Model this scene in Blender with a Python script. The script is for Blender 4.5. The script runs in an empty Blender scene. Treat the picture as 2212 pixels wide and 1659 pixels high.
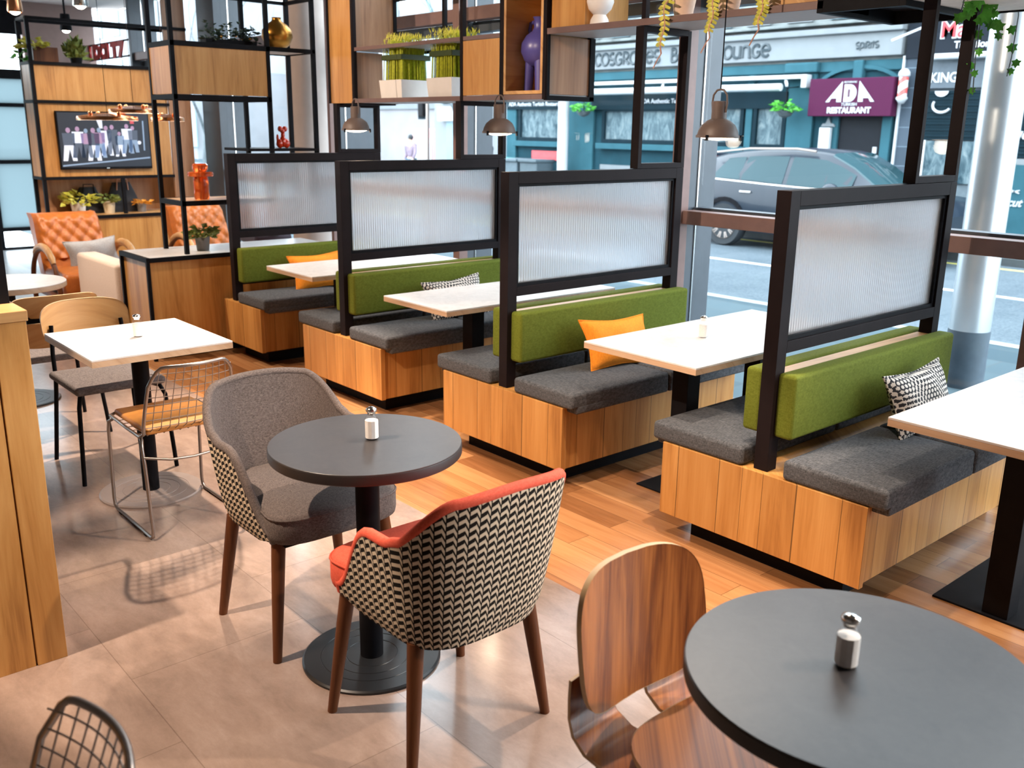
import bpy, math, random
from mathutils import Vector, Matrix
random.seed(7)
S=bpy.context.scene; COL=S.collection
PI=math.pi
def lerp(a,b,t): return a+(b-a)*t
# ---------------------------------------------------------------- materials
class NT:
    def __init__(s,name):
        s.m=bpy.data.materials.new(name); s.m.use_nodes=True; s.t=s.m.node_tree
        s.b=s.t.nodes['Principled BSDF']; s.out=s.t.nodes['Material Output']
    def n(s,typ,**k):
        nd=s.t.nodes.new(typ)
        for a,v in k.items():
            if a.startswith('i_'):
                key=a[2:]; key=int(key) if key.isdigit() else key.replace('_',' ')
                if isinstance(v,bpy.types.NodeSocket): s.t.links.new(v,nd.inputs[key])
                else: nd.inputs[key].default_value=v
            else: setattr(nd,a,v)
        return nd
    def math(s,op,a,b=0.0,c=None):
        k=dict(operation=op,i_0=a,i_1=b)
        if c is not None:k['i_2']=c
        return s.n('ShaderNodeMath',**k).outputs[0]
    def link(s,a,b): s.t.links.new(a,b)
    def obj(s): return s.n('ShaderNodeTexCoord').outputs['Object']
    def uv(s): return s.n('ShaderNodeTexCoord').outputs['UV']
    def mapv(s,v,scale=(1,1,1),loc=(0,0,0),rot=(0,0,0)):
        return s.n('ShaderNodeMapping',i_Vector=v,i_Scale=scale,i_Location=loc,i_Rotation=rot).outputs[0]
    def noise(s,v,scale=5,detail=4,rough=.55,dist=0):
        return s.n('ShaderNodeTexNoise',i_Vector=v,i_Scale=scale,i_Detail=detail,i_Roughness=rough,i_Distortion=dist).outputs['Fac']
    def ramp(s,f,stops):
        r=s.n('ShaderNodeValToRGB',i_Fac=f); e=r.color_ramp.elements
        while len(e)<len(stops): e.new(.5)
        for q,(p,c) in zip(e,stops): q.position=p; q.color=(*c,1)
        return r.outputs[0]
    def mix(s,f,a,b,typ='MIX'):
        nd=s.n('ShaderNodeMix',data_type='RGBA',blend_type=typ)
        for i,v in ((0,f),(6,a),(7,b)):
            if isinstance(v,bpy.types.NodeSocket): s.t.links.new(v,nd.inputs[i])
            else: nd.inputs[i].default_value=v if i==0 else (*v,1)
        return nd.outputs[2]
    def bump(s,h,strength=.3,dist=.01):
        b=s.n('ShaderNodeBump',i_Height=h,i_Strength=strength,i_Distance=dist); s.link(b.outputs[0],s.b.inputs['Normal'])
    def set(s,**k):
        for a,v in k.items():
            key=a.replace('_',' ')
            if isinstance(v,bpy.types.NodeSocket): s.link(v,s.b.inputs[key])
            else: s.b.inputs[key].default_value=v
        return s
def plain(name,c,rough=.5,metal=0,nz=.12,scale=12,bump=0,coat=0,spec=None):
    t=NT(name); f=t.noise(t.obj(),scale,3)
    a=tuple(x*(1-nz) for x in c); b=tuple(min(1,x*(1+nz)) for x in c)
    t.set(Base_Color=t.ramp(f,[(.3,a),(.7,b)]),Roughness=rough,Metallic=metal)
    if coat: t.set(Coat_Weight=coat)
    if spec is not None: t.set(Specular_IOR_Level=spec)
    if bump: t.bump(f,bump)
    return t.m
def wood(name,c0,c1,c2,axis='z',plank=0,rough=.42,grain=1.0,seam=.012,scale=1.0,spec=.4):
    t=NT(name); o=t.obj(); sp=t.n('ShaderNodeSeparateXYZ',i_0=o)
    X,Y,Z=sp.outputs
    if axis=='z': h=t.math('ADD',X,Y); al=Z
    elif axis=='x': h=t.math('ADD',Y,Z); al=X
    else: h=t.math('ADD',X,Z); al=Y
    idx=0.0; seamf=None
    if plank:
        q=t.math('DIVIDE',h,plank); q=t.math('ADD',q,t.math('MULTIPLY',t.math('SINE',t.math('MULTIPLY',q,1.7)),.28))
        idx=t.math('FLOOR',q); fr=t.math('SUBTRACT',q,idx)
        seamf=t.math('LESS_THAN',fr,seam*.13/plank*2)
        idx=t.math('MULTIPLY',idx,3.71)
    v=t.n('ShaderNodeCombineXYZ',i_0=t.math('ADD',t.math('MULTIPLY',h,9.0*scale),idx),i_1=t.math('ADD',t.math('MULTIPLY',al,.9*scale),idx),i_2=0.0).outputs[0]
    f1=t.noise(v,1.0,5,.6,.9)
    v2=t.n('ShaderNodeCombineXYZ',i_0=t.math('MULTIPLY',h,70.0*scale),i_1=t.math('ADD',t.math('MULTIPLY',al,2.2*scale),idx),i_2=1.0).outputs[0]
    f2=t.noise(v2,1.0,3,.6,.4)
    f=t.math('ADD',t.math('MULTIPLY',f1,.8),t.math('MULTIPLY',f2,.25*grain))
    col=t.ramp(f,[(.34,c0),(.5,c1),(.68,c2)])
    if plank:
        w=t.n('ShaderNodeTexWhiteNoise',noise_dimensions='1D',i_W=idx).outputs[0]
        col=t.mix(t.math('MULTIPLY',w,.30),col,c0)
        col=t.mix(t.math('MULTIPLY',seamf,.75),col,(.03,.015,.008))
    t.set(Base_Color=col,Roughness=rough,Specular_IOR_Level=spec); t.bump(f2,.06,.004)
    return t.m
OAK=((.31,.13,.032),(.53,.255,.070),(.64,.345,.115))
m_oakp=wood('oak_planks',*OAK,axis='z',plank=.135)
m_oak=wood('oak_panel',*OAK,axis='z')
m_oakd=wood('oak_panel_brown',(.20,.095,.045),(.33,.165,.08),(.42,.23,.12),axis='z')
m_oakh=wood('oak_back_ply',(.40,.20,.075),(.56,.31,.12),(.66,.40,.18),axis='y',grain=.7)
m_ply=wood('plywood_edge',(.55,.36,.18),(.66,.45,.25),(.74,.54,.33),axis='y',grain=.5)
m_wal=wood('walnut_veneer',(.060,.014,.004),(.20,.055,.012),(.42,.14,.032),axis='z',scale=2.0,rough=.32,grain=1.3)
m_leg=wood('walnut_leg',(.055,.018,.007),(.11,.036,.013),(.16,.058,.022),axis='z',rough=.45,spec=.2)
m_edge=wood('table_edge',(.42,.27,.16),(.55,.38,.25),(.62,.46,.32),axis='x',grain=.4)
m_black=plain('black_metal',(.008,.008,.010),.55,0,.2,spec=.07)
m_brown=plain('brown_frame_metal',(.013,.009,.010),.55,0,.1,spec=.08)
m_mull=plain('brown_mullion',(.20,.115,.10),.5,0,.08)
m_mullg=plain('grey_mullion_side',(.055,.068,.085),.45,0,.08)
m_edgeb=plain('taupe_shelf_edge',(.17,.105,.095),.5,0,.06)
m_board=plain('grey_shelf_board',(.42,.40,.40),.5,0,.04)
m_steel=NT('chrome_rod').set(Base_Color=(.30,.255,.23,1),Roughness=.3,Metallic=.85).m
def fabric(name,a,b,scale=260,rough=.95,bump=.35,cross=True):
    t=NT(name); o=t.obj()
    f1=t.noise(t.mapv(o,(scale,scale*.18,scale*.3)),1,3,.7); f2=t.noise(t.mapv(o,(scale*.18,scale,scale)),1,3,.7)
    f=t.math('MULTIPLY',t.math('ADD',f1,f2),.5)
    t.set(Base_Color=t.ramp(f,[(.38,a),(.62,b)]),Roughness=rough,Specular_IOR_Level=.2); t.bump(f,bump,.003)
    return t.m
m_seat=fabric('charcoal_fabric',(.038,.041,.047),(.125,.133,.148))
m_grey=fabric('grey_tweed',(.060,.050,.047),(.20,.163,.152),620)
m_greyd=fabric('dark_grey_pad',(.085,.075,.075),(.20,.175,.17),300)
m_green=fabric('green_wool',(.090,.118,.010),(.150,.180,.022),350,.85,.12)
m_coral=fabric('coral_fabric',(.70,.095,.055),(.84,.15,.09),400,.8,.12)
m_orange=fabric('orange_velvet',(.78,.22,.018),(.95,.34,.03),300,.8,.1)
m_teal=fabric('teal_fabric',(.02,.16,.16),(.03,.22,.21),300)
m_beige=fabric('beige_fabric',(.58,.46,.38),(.72,.60,.52),300)
m_cgrey=fabric('light_grey_cushion',(.30,.30,.31),(.46,.46,.47),300)
m_tan=plain('tan_leather',(.46,.13,.018),.42,0,.12,25,.1)
m_padtan=plain('tan_pad',(.60,.26,.06),.5,0,.1,20)
def herring():
    t=NT('herringbone_weave'); sp=t.n('ShaderNodeSeparateXYZ',i_0=t.uv()); u,v=sp.outputs[0],sp.outputs[1]
    W=.0285; H=.0235
    q=t.math('DIVIDE',u,W); fx=t.math('FRACT',q)
    isB=t.math('GREATER_THAN',fx,.64)
    kA=t.math('ADD',t.math('DIVIDE',v,H),t.math('MULTIPLY',fx,-.55))
    kB=t.math('ADD',t.math('ADD',t.math('DIVIDE',v,H),-.35),t.math('MULTIPLY',t.math('SUBTRACT',fx,.64),2.5))
    barA=t.math('MULTIPLY',t.math('LESS_THAN',t.math('FRACT',kA),.45),t.math('GREATER_THAN',fx,.06))
    barB=t.math('MULTIPLY',t.math('LESS_THAN',t.math('FRACT',kB),.60),t.math('LESS_THAN',fx,.96))
    w=t.math('ADD',t.math('MULTIPLY',barA,t.math('SUBTRACT',1.0,isB)),t.math('MULTIPLY',barB,isB))
    n=t.noise(t.uv(),900,2)
    wh=t.ramp(n,[(.3,(.62,.50,.36)),(.7,(.80,.69,.54))])
    t.set(Base_Color=t.mix(w,(.012,.010,.009),wh),Roughness=.9,Specular_IOR_Level=.15); t.bump(w,.15,.001)
    return t.m
m_herr=herring()
def geo():
    t=NT('geometric_cushion'); sp=t.n('ShaderNodeSeparateXYZ',i_0=t.obj()); X,Y,Z=sp.outputs
    res=None
    # three families of short strokes on a hexagonal lattice: interlocking Y motif
    P=.022
    for ang in (90,210,330):
        a=math.radians(ang)
        u=t.math('ADD',t.math('MULTIPLY',X,math.cos(a)/P),t.math('MULTIPLY',Y,math.sin(a)/P))
        w=t.math('ADD',t.math('MULTIPLY',X,-math.sin(a)/P),t.math('MULTIPLY',Y,math.cos(a)/P))
        fu=t.math('FRACT',u); 
        st=t.math('LESS_THAN',t.math('PINGPONG',t.math('ADD',w,t.math('MULTIPLY',t.math('FLOOR',u),.5)),.5),.17)
        s2=t.math('LESS_THAN',fu,.62)
        k=t.math('MULTIPLY',st,s2)
        res=k if res is None else t.math('MAXIMUM',res,k)
    t.set(Base_Color=t.mix(res,(.72,.66,.60),(.02,.02,.025)),Roughness=.85); return t.m
m_geo=geo()
def laminate(name,a,b,rough=.35):
    t=NT(name); o=t.obj(); f=t.noise(o,9,6,.65,1.5); g=t.noise(o,70,3)
    t.set(Base_Color=t.ramp(t.math('ADD',t.math('MULTIPLY',f,.7),t.math('MULTIPLY',g,.3)),[(.35,a),(.65,b)]),Roughness=rough); return t.m
m_white=laminate('white_laminate',(.63,.61,.60),(.78,.76,.75),.33)
m_dark=laminate('anthracite_laminate',(.040,.036,.037),(.054,.050,.050),.36)
m_darkedge=plain('anthracite_edge',(.020,.014,.013),.5,0,.1)
m_concrete=plain('plaster_column',(.55,.47,.43),.8,0,.06,6)
m_wall=plain('white_plaster',(.74,.70,.66),.85,0,.04,4)
m_ceil=plain('ceiling_paint',(.74,.66,.62),.9,0,.03,4)
def tilefloor():
    t=NT('stone_tile_floor'); o=t.obj()
    br=t.n('ShaderNodeTexBrick',offset=.5,i_Vector=t.mapv(o,(1,1,1),(.45,.34,0)),i_Color1=(.92,.92,.92,1),i_Color2=(1.05,1.05,1.05,1),i_Mortar=(.72,.70,.68,1),i_Scale=1.0,i_Mortar_Size=.0016,i_Mortar_Smooth=.1,i_Brick_Width=.8,i_Row_Height=.6)
    f=t.noise(t.mapv(o,(1,2.2,1)),3.2,9,.72,.25); g=t.noise(o,60,4,.7)
    c=t.ramp(t.math('ADD',t.math('MULTIPLY',f,.9),t.math('MULTIPLY',g,.1)),[(.32,(.225,.16,.13)),(.52,(.305,.222,.182)),(.7,(.385,.29,.245))])
    c=t.mix(1.0,c,br.outputs['Color'],'MULTIPLY')
    t.set(Base_Color=c,Roughness=.17,Specular_IOR_Level=.85); return t.m
def woodfloor(name,cs,bw=1.1,rh=.125,rough=.27):
    t=NT(name); o=t.obj()
    br=t.n('ShaderNodeTexBrick',offset=.37,i_Vector=o,i_Color1=(0,0,0,1),i_Color2=(1,1,1,1),i_Mortar=(.5,.5,.5,1),i_Scale=1.0,i_Mortar_Size=.0012,i_Brick_Width=bw,i_Row_Height=rh)
    bw_=t.n('ShaderNodeSeparateColor',i_0=br.outputs['Color']).outputs[0]
    sp=t.n('ShaderNodeSeparateXYZ',i_0=o)
    v=t.n('ShaderNodeCombineXYZ',i_0=t.math('ADD',t.math('MULTIPLY',sp.outputs[0],1.3),t.math('MULTIPLY',bw_,9.0)),i_1=t.math('MULTIPLY',sp.outputs[1],16.0),i_2=0.0).outputs[0]
    f=t.noise(v,1.2,6,.6,.8)
    k=t.math('ADD',t.math('MULTIPLY',f,.55),t.math('MULTIPLY',bw_,.42))
    c=t.ramp(k,[(.25,cs[0]),(.48,cs[1]),(.72,cs[2])])
    c=t.mix(t.math('MULTIPLY',br.outputs['Fac'],.7),c,(.05,.025,.012))
    t.set(Base_Color=c,Roughness=rough); return t.m
m_tile=tilefloor()
m_wfloor=woodfloor('wood_plank_floor',((.23,.095,.035),(.37,.165,.065),(.52,.265,.115)))
m_gfloor=woodfloor('grey_plank_floor',((.16,.17,.18),(.24,.25,.26),(.33,.34,.35)),1.4,.15,.3)
def ribglass():
    t=NT('ribbed_glass')
    g=t.n('ShaderNodeBsdfGlass',i_Color=(.97,.985,1,1),i_Roughness=.06,i_IOR=1.38)
    tr=t.n('ShaderNodeBsdfTransparent',i_0=(.95,.97,1,1))
    tl=t.n('ShaderNodeBsdfTranslucent',i_0=(.93,.95,1.0,1))
    m=t.n('ShaderNodeMixShader',i_0=.34,i_1=g.outputs[0],i_2=tl.outputs[0])
    m2=t.n('ShaderNodeMixShader',i_0=.06,i_1=m.outputs[0],i_2=tr.outputs[0])
    t.link(m2.outputs[0],t.out.inputs[0]); return t.m
m_rib=ribglass()
def clearglass(name,tint=(.93,.97,.98),k=.10,rough=.0):
    t=NT(name)
    tr=t.n('ShaderNodeBsdfTransparent',i_0=(*tint,1)); gl=t.n('ShaderNodeBsdfGlossy',i_Roughness=rough,i_Color=(1,1,1,1))
    lw=t.n('ShaderNodeLayerWeight',i_Blend=.35).outputs['Facing']
    fac=t.math('ADD',t.math('MULTIPLY',t.math('POWER',lw,4.0),k*3.0),k*.13)
    m=t.n('ShaderNodeMixShader',i_0=fac,i_1=tr.outputs[0],i_2=gl.outputs[0]); t.link(m.outputs[0],t.out.inputs[0]); return t.m
m_win=clearglass('window_glass',(.97,.99,1.0),.08)
m_bottle=clearglass('bottle_glass',(.98,.98,.98),.12,.03)
def frosted():
    t=NT('frosted_film')
    tl=t.n('ShaderNodeBsdfTranslucent',i_0=(.34,.40,.42,1)); tr=t.n('ShaderNodeBsdfTransparent',i_0=(.17,.20,.21,1))
    m=t.n('ShaderNodeMixShader',i_0=.4,i_1=tl.outputs[0],i_2=tr.outputs[0]); t.link(m.outputs[0],t.out.inputs[0]); return t.m
m_frost=frosted()
def emit(name,c,s):
    t=NT(name); t.set(Base_Color=(*c,1),Emission_Color=(*c,1),Emission_Strength=s); return t.m
m_lamp=emit('lamp_glow',(1,.80,.58),9.0)
m_salt=plain('salt',(.86,.83,.80),.9,0,.04,80)
m_chrome=NT('chrome_cap').set(Base_Color=(.78,.76,.73,1),Roughness=.16,Metallic=1.0).m
m_gold=NT('gold_glaze').set(Base_Color=(.46,.22,.04,1),Roughness=.32,Metallic=.9).m
m_copper=NT('copper').set(Base_Color=(.80,.36,.17,1),Roughness=.22,Metallic=1.0).m
m_pend=plain('pendant_taupe',(.15,.108,.092),.5,0,.08)
m_blue=plain('violet_blue_ceramic',(.085,.075,.30),.35,0,.06)
m_redc=plain('red_gloss',(.75,.045,.012),.12,0,.05,coat=.8)
m_ceram=plain('white_ceramic',(.80,.76,.73),.4,0,.03)
m_amber=NT('amber_glass').set(Base_Color=(.90,.16,.03,1),Roughness=.06,Transmission_Weight=.65,IOR=1.35).m
m_potg=plain('grey_pot',(.18,.17,.165),.7); m_potw=plain('white_pot',(.78,.74,.70),.6); m_potc=plain('cream_pot',(.66,.55,.38),.7)
m_potp=plain('peach_pot',(.72,.50,.38),.7)
m_leafy=plain('yellow_green_leaf',(.62,.60,.10),.5,0,.3,30); m_ivy=plain('ivy_leaf',(.075,.36,.035),.45,0,.35,20)
m_herb=plain('herb_leaf',(.22,.27,.06),.55,0,.4,30); m_dkleaf=plain('dark_leaf',(.03,.07,.05),.6,0,.3,30)
m_reed=plain('grass_reed',(.44,.48,.02),.5,0,.35,60); m_reedd=plain('dark_binding',(.035,.055,.01),.6)
m_orgfl=plain('orange_bloom',(.75,.33,.03),.6,0,.2,30); m_soil=plain('soil',(.05,.035,.025),.9)
m_stem=plain('pink_stem',(.55,.30,.22),.6); m_bark=plain('bark',(.09,.11,.12),.9,0,.3,20)
# ---------------------------------------------------------------- mesh helpers
class MB:
    def __init__(s): s.v=[]; s.f=[]; s.mi=[]; s.uv={}; s.m=0
    def add(s,vs,fs):
        o=len(s.v); s.v+= [tuple(v) for v in vs]
        for f in fs: s.f.append(tuple(i+o for i in f)); s.mi.append(s.m)
        return s
    def box(s,x0,x1,y0,y1,z0,z1):
        return s.add([(x0,y0,z0),(x1,y0,z0),(x1,y1,z0),(x0,y1,z0),(x0,y0,z1),(x1,y0,z1),(x1,y1,z1),(x0,y1,z1)],
            [(0,3,2,1),(4,5,6,7),(0,1,5,4),(1,2,6,5),(2,3,7,6),(3,0,4,7)])
    def prism(s,poly,z0,z1,ax='z'):
        n=len(poly)
        def P(a,b,h): return (a,b,h) if ax=='z' else ((a,h,b) if ax=='y' else (h,a,b))
        s.add([P(a,b,z0) for a,b in poly]+[P(a,b,z1) for a,b in poly],
            [tuple(range(n))[::-1],tuple(range(n,2*n))]+[(i,(i+1)%n,n+(i+1)%n,n+i) for i in range(n)]); return s
    def lathe(s,prof,n=24,c=(0,0,0),cap=True):
        vs=[];fs=[]
        for r,z in prof:
            for i in range(n):
                a=2*PI*i/n; vs.append((c[0]+r*math.cos(a),c[1]+r*math.sin(a),c[2]+z))
        for j in range(len(prof)-1):
            for i in range(n):
                k=(i+1)%n; fs.append((j*n+i,j*n+k,(j+1)*n+k,(j+1)*n+i))
        if cap:
            if prof[0][0]>1e-6: fs.append(tuple(range(n))[::-1])
            if prof[-1][0]>1e-6: fs.append(tuple(range((len(prof)-1)*n,len(prof)*n)))
        return s.add(vs,fs)
    def tube(s,pts,r,n=8,closed=False,rads=None):
        pts=[Vector(p) for p in pts]; N=len(pts); vs=[];fs=[]
        up=None
        for i,p in enumerate(pts):
            a=pts[i-1] if (i>0 or closed) else p; b=pts[(i+1)%N] if (i<N-1 or closed) else p
            d=(b-a); d=d.normalized() if d.length>1e-9 else Vector((0,0,1))
            if up is None:
                up=Vector((0,0,1)) if abs(d.z)<.9 else Vector((1,0,0))
            x=up-d*up.dot(d)
            if x.length<1e-5: x=Vector((1,0,0))-d*d.x
            x.normalize(); y=d.cross(x); up=x
            rr=rads[i] if rads else r
            for k in range(n):
                t=2*PI*k/n; vs.append(p+x*rr*math.cos(t)+y*rr*math.sin(t))
        for i in range(N if closed else N-1):
            j=(i+1)%N
            for k in range(n):
                l=(k+1)%n; fs.append((i*n+k,i*n+l,j*n+l,j*n+k))
        if not closed: fs.append(tuple(range(n))[::-1]); fs.append(tuple(range((N-1)*n,N*n)))
        return s.add(vs,fs)
    def bar(s,p,q,w,h=None):
        h=h or w; p=Vector(p);q=Vector(q);d=(q-p).normalized()
        up=Vector((0,0,1)) if abs(d.z)<.9 else Vector((0,1,0))
        x=d.cross(up).normalized(); y=x.cross(d)
        vs=[c+x*a*w/2+y*b*h/2 for c in (p,q) for a,b in ((-1,-1),(1,-1),(1,1),(-1,1))]
        return s.add(vs,[(3,2,1,0),(4,5,6,7)]+[(i,(i+1)%4,4+(i+1)%4,4+i) for i in range(4)])
    def grid(s,P,nu,nv,uvf=None,closed=False):
        o=len(s.v); vs=[P(i/nu,j/nv) for j in range(nv+1) for i in range(nu+1)]
        fs=[(j*(nu+1)+i,j*(nu+1)+i+1,(j+1)*(nu+1)+i+1,(j+1)*(nu+1)+i) for j in range(nv) for i in range(nu)]
        if uvf:
            for j in range(nv+1):
                for i in range(nu+1): s.uv[o+j*(nu+1)+i]=uvf(i/nu,j/nv)
        return s.add(vs,fs)
    def pad(s,x0,x1,y0,y1,z0,z1,r=.02,crown=.006,n=6):
        # soft cushion block with rounded edges
        cx,cy,cz=(x0+x1)/2,(y0+y1)/2,(z0+z1)/2; hx,hy,hz=(x1-x0)/2,(y1-y0)/2,(z1-z0)/2
        def ring(ox,oz,sub):
            pts=[]
            rr=max(r-0,1e-4)
            for qx,qy,a0 in ((1,1,0),(-1,1,90),(-1,-1,180),(1,-1,270)):
                for k in range(sub+1):
                    a=math.radians(a0+90*k/sub)
                    pts.append((cx+qx*(hx-rr)+(rr-ox)*math.cos(a),cy+qy*(hy-rr)+(rr-ox)*math.sin(a),oz))
            return pts
        sub=n; rows=[]
        rv=min(r,hz)
        for k in range(sub+1):
            a=PI/2*k/sub; rows.append(ring(rv*(1-math.sin(a)),z0+rv*(1-math.cos(a)),sub))
        for k in range(sub+1):
            a=PI/2*k/sub; rows.append(ring(rv*(1-math.cos(a)),z1-rv*(1-math.sin(a)),sub))
        m=len(rows[0]); vs=[p for r_ in rows for p in r_]; fs=[]
        for j in range(len(rows)-1):
            for i in range(m): fs.append((j*m+i,j*m+(i+1)%m,(j+1)*m+(i+1)%m,(j+1)*m+i))
        fs.append(tuple(range(m))[::-1])
        # crowned top
        top=rows[-1]; b=len(vs); 
        for t_,dz in ((.6,crown*.8),(.25,crown)):
            for p in top: vs.append((cx+(p[0]-cx)*t_,cy+(p[1]-cy)*t_,z1+dz))
        b0=(len(rows)-1)*m
        for i in range(m):
            k=(i+1)%m; fs.append((b0+i,b0+k,b+k,b+i)); fs.append((b+i,b+k,b+m+k,b+m+i))
        fs.append(tuple(range(b+m,b+2*m)))
        return s.add(vs,fs)
    def ball(s,c,rx,ry=None,rz=None,n=12,m=8):
        ry=ry or rx; rz=rz or rx
        return s.add(*_ball(c,rx,ry,rz,n,m))
    def obj(s,name,mat,parent=None,smooth=40,bevel=0,seg=2):
        me=bpy.data.meshes.new(name); me.from_pydata(s.v,[],s.f)
        mats=mat if isinstance(mat,(list,tuple)) else [mat]
        for q in mats: me.materials.append(q)
        if len(mats)>1: me.polygons.foreach_set('material_index',s.mi)
        if s.uv:
            l=me.uv_layers.new(name='UVMap')
            for p in me.polygons:
                for li,vi in zip(p.loop_indices,p.vertices): l.data[li].uv=s.uv.get(vi,(0,0))
        if smooth:
            me.polygons.foreach_set('use_smooth',[True]*len(me.polygons)); me.set_sharp_from_angle(angle=math.radians(smooth))
        me.update()
        o=bpy.data.objects.new(name,me); COL.objects.link(o)
        if parent: o.parent=parent
        if bevel:
            b=o.modifiers.new('Bevel','BEVEL'); b.width=bevel; b.segments=seg; b.limit_method='ANGLE'; b.angle_limit=math.radians(40)
        return o
def _ball(c,rx,ry,rz,n,m):
    vs=[(c[0],c[1],c[2]-rz)]
    for j in range(1,m):
        t=PI*j/m-PI/2
        for i in range(n):
            a=2*PI*i/n; vs.append((c[0]+rx*math.cos(t)*math.cos(a),c[1]+ry*math.cos(t)*math.sin(a),c[2]+rz*math.sin(t)))
    vs.append((c[0],c[1],c[2]+rz)); fs=[]
    for i in range(n): fs.append((0,1+(i+1)%n,1+i))
    for j in range(m-2):
        for i in range(n): fs.append((1+j*n+i,1+j*n+(i+1)%n,1+(j+1)*n+(i+1)%n,1+(j+1)*n+i))
    b=1+(m-2)*n
    for i in range(n): fs.append((b+i,b+(i+1)%n,len(vs)-1))
    return vs,fs
def B(*a): return MB().box(*a)
def T(name,label,cat,loc=(0,0,0),rz=0,group=None):
    o=bpy.data.objects.new(name,None); COL.objects.link(o); o.location=loc; o.rotation_euler=(0,0,rz); o.empty_display_size=.1
    o['label']=label; o['category']=cat
    if group:o['group']=group
    return o
def tag(o,label,cat,group=None,kind=None):
    o['label']=label; o['category']=cat
    if group:o['group']=group
    if kind:o['kind']=kind
    return o
def struct(o): o['kind']='structure'; return o
def lab(o,l): o['label']=l; return o
def dup(r,loc=None,rz=None,label=None,group=None):
    def cp(o,par):
        c=o.copy(); COL.objects.link(c); c.parent=par
        for k in list(o.children): cp(k,c)
        return c
    c=cp(r,None)
    if loc is not None:c.location=loc
    if rz is not None:c.rotation_euler=(0,0,rz)
    if label:c['label']=label
    if group:c['group']=group
    return c
def text(body,name,mat,parent,x,y,z,size,ext=.006,rot=(PI/2,0,0),bold=.0,sx=1,align='LEFT',shear=0,space=1):
    c=bpy.data.curves.new(name,'FONT'); c.body=body; c.size=size; c.extrude=ext; c.offset=bold; c.align_x=align; c.shear=shear; c.space_character=space
    c.materials.append(mat); fo=bpy.data.objects.new(name,c); COL.objects.link(fo); bpy.context.view_layer.update()
    me=bpy.data.meshes.new_from_object(fo); bpy.data.objects.remove(fo); bpy.data.curves.remove(c)
    if not me.materials: me.materials.append(mat)
    o=bpy.data.objects.new(name,me); COL.objects.link(o); o.location=(x,y,z); o.rotation_euler=rot; o.scale=(sx,1,1)
    if parent:o.parent=parent
    return o
def arc(cx,cz,r,a0,a1,n=10,rz=None):
    rz=rz or r
    return [(cx+r*math.cos(math.radians(lerp(a0,a1,i/n))),cz+rz*math.sin(math.radians(lerp(a0,a1,i/n)))) for i in range(n+1)]
# ================================================================ camera
import mathutils
cd=bpy.data.cameras.new('camera'); cam=bpy.data.objects.new('camera',cd); COL.objects.link(cam); S.camera=cam
yaw,pitch,roll,F=-0.8524,-0.2662,0.0139,2027.3
fw=Vector((math.sin(yaw)*math.cos(pitch),math.cos(yaw)*math.cos(pitch),math.sin(pitch)))
rt=Vector((math.cos(yaw),-math.sin(yaw),0)); up=rt.cross(fw)
r2=rt*math.cos(roll)+up*math.sin(roll); u2=up*math.cos(roll)-rt*math.sin(roll)
cam.matrix_world=Matrix(((r2.x,u2.x,-fw.x,1.4788),(r2.y,u2.y,-fw.y,-2.9573),(r2.z,u2.z,-fw.z,1.6849),(0,0,0,1)))
cd.sensor_fit='HORIZONTAL'; cd.sensor_width=36; cd.lens=36*F/2212; cd.clip_end=300
cd.dof.use_dof=True; cd.dof.focus_distance=3.5; cd.dof.aperture_fstop=4.0
# ================================================================ room shell
CZ=4.3; LZ=3.19; WY=1.70; EX=-12.6
struct(B(EX,4.2,-6.2,-.66,-.06,0).obj('floor',m_tile,smooth=0))
struct(B(-8.3,4.2,-.66,WY-.02,-.06,0).obj('floor_wood',m_wfloor,smooth=0))
struct(B(EX,-8.3,-.66,WY-.02,-.06,0).obj('floor_grey',m_gfloor,smooth=0))
struct(B(-8.2,4.3,-6.3,WY+.3,CZ,CZ+.15).obj('ceiling',plain('dark_ceiling',(.10,.095,.09),.9),smooth=0))
struct(B(EX-.2,-8.2,-6.3,WY+.3,LZ,CZ+.15).obj('ceiling_lounge',m_ceil,smooth=0))
struct(B(EX-.2,4.3,-6.35,-6.2,0,CZ).obj('wall_back',plain('taupe_wall',(.26,.21,.18),.85),smooth=0))
struct(B(4.2,4.35,-6.2,WY,0,CZ).obj('wall_right',plain('taupe_wall_side',(.26,.21,.18),.85),smooth=0))
# street window wall: mullions with brown inner cap and grey return, transoms, panes
MX=[-10.85,-8.62,-6.275,-4.30,-2.17,-.10,2.1]
for i,x in enumerate(MX):
    w={-8.62:.42,-6.275:.29}.get(x,.075)
    d={-8.62:.14,-6.275:.33}.get(x,.13)
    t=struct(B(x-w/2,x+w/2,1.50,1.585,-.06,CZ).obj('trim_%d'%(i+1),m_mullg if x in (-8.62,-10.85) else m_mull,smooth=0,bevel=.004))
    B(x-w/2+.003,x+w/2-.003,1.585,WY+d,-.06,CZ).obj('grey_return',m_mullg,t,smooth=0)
    B(x+w/2-.004,x+w/2+.004,WY-.045,WY-.035,-.05,CZ).obj('gasket',m_chrome,t,smooth=0)
for i,(a,b) in enumerate(zip(MX,MX[1:])):
    t=struct(B(a+.04,b-.04,1.53,1.63,1.145,1.225).obj('trim_%d'%(i+11),m_mull,smooth=0,bevel=.004))
    B(a+.04,b-.04,1.631,1.72,1.17,1.24).obj('sill_cap',m_potw if False else m_mullg,t,smooth=0)
    t=struct(B(a+.04,b-.04,1.53,1.63,2.43,2.52).obj('trim_%d'%(i+21),m_mull,smooth=0,bevel=.004))
    B(a+.04,b-.04,1.631,1.72,2.36,2.43).obj('glazing_bar',m_mullg,t,smooth=0)
    struct(B(a+.04,b-.04,WY-.006,WY+.006,-.05,CZ).obj('window_%d'%(i+1),m_win,smooth=0))
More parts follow.
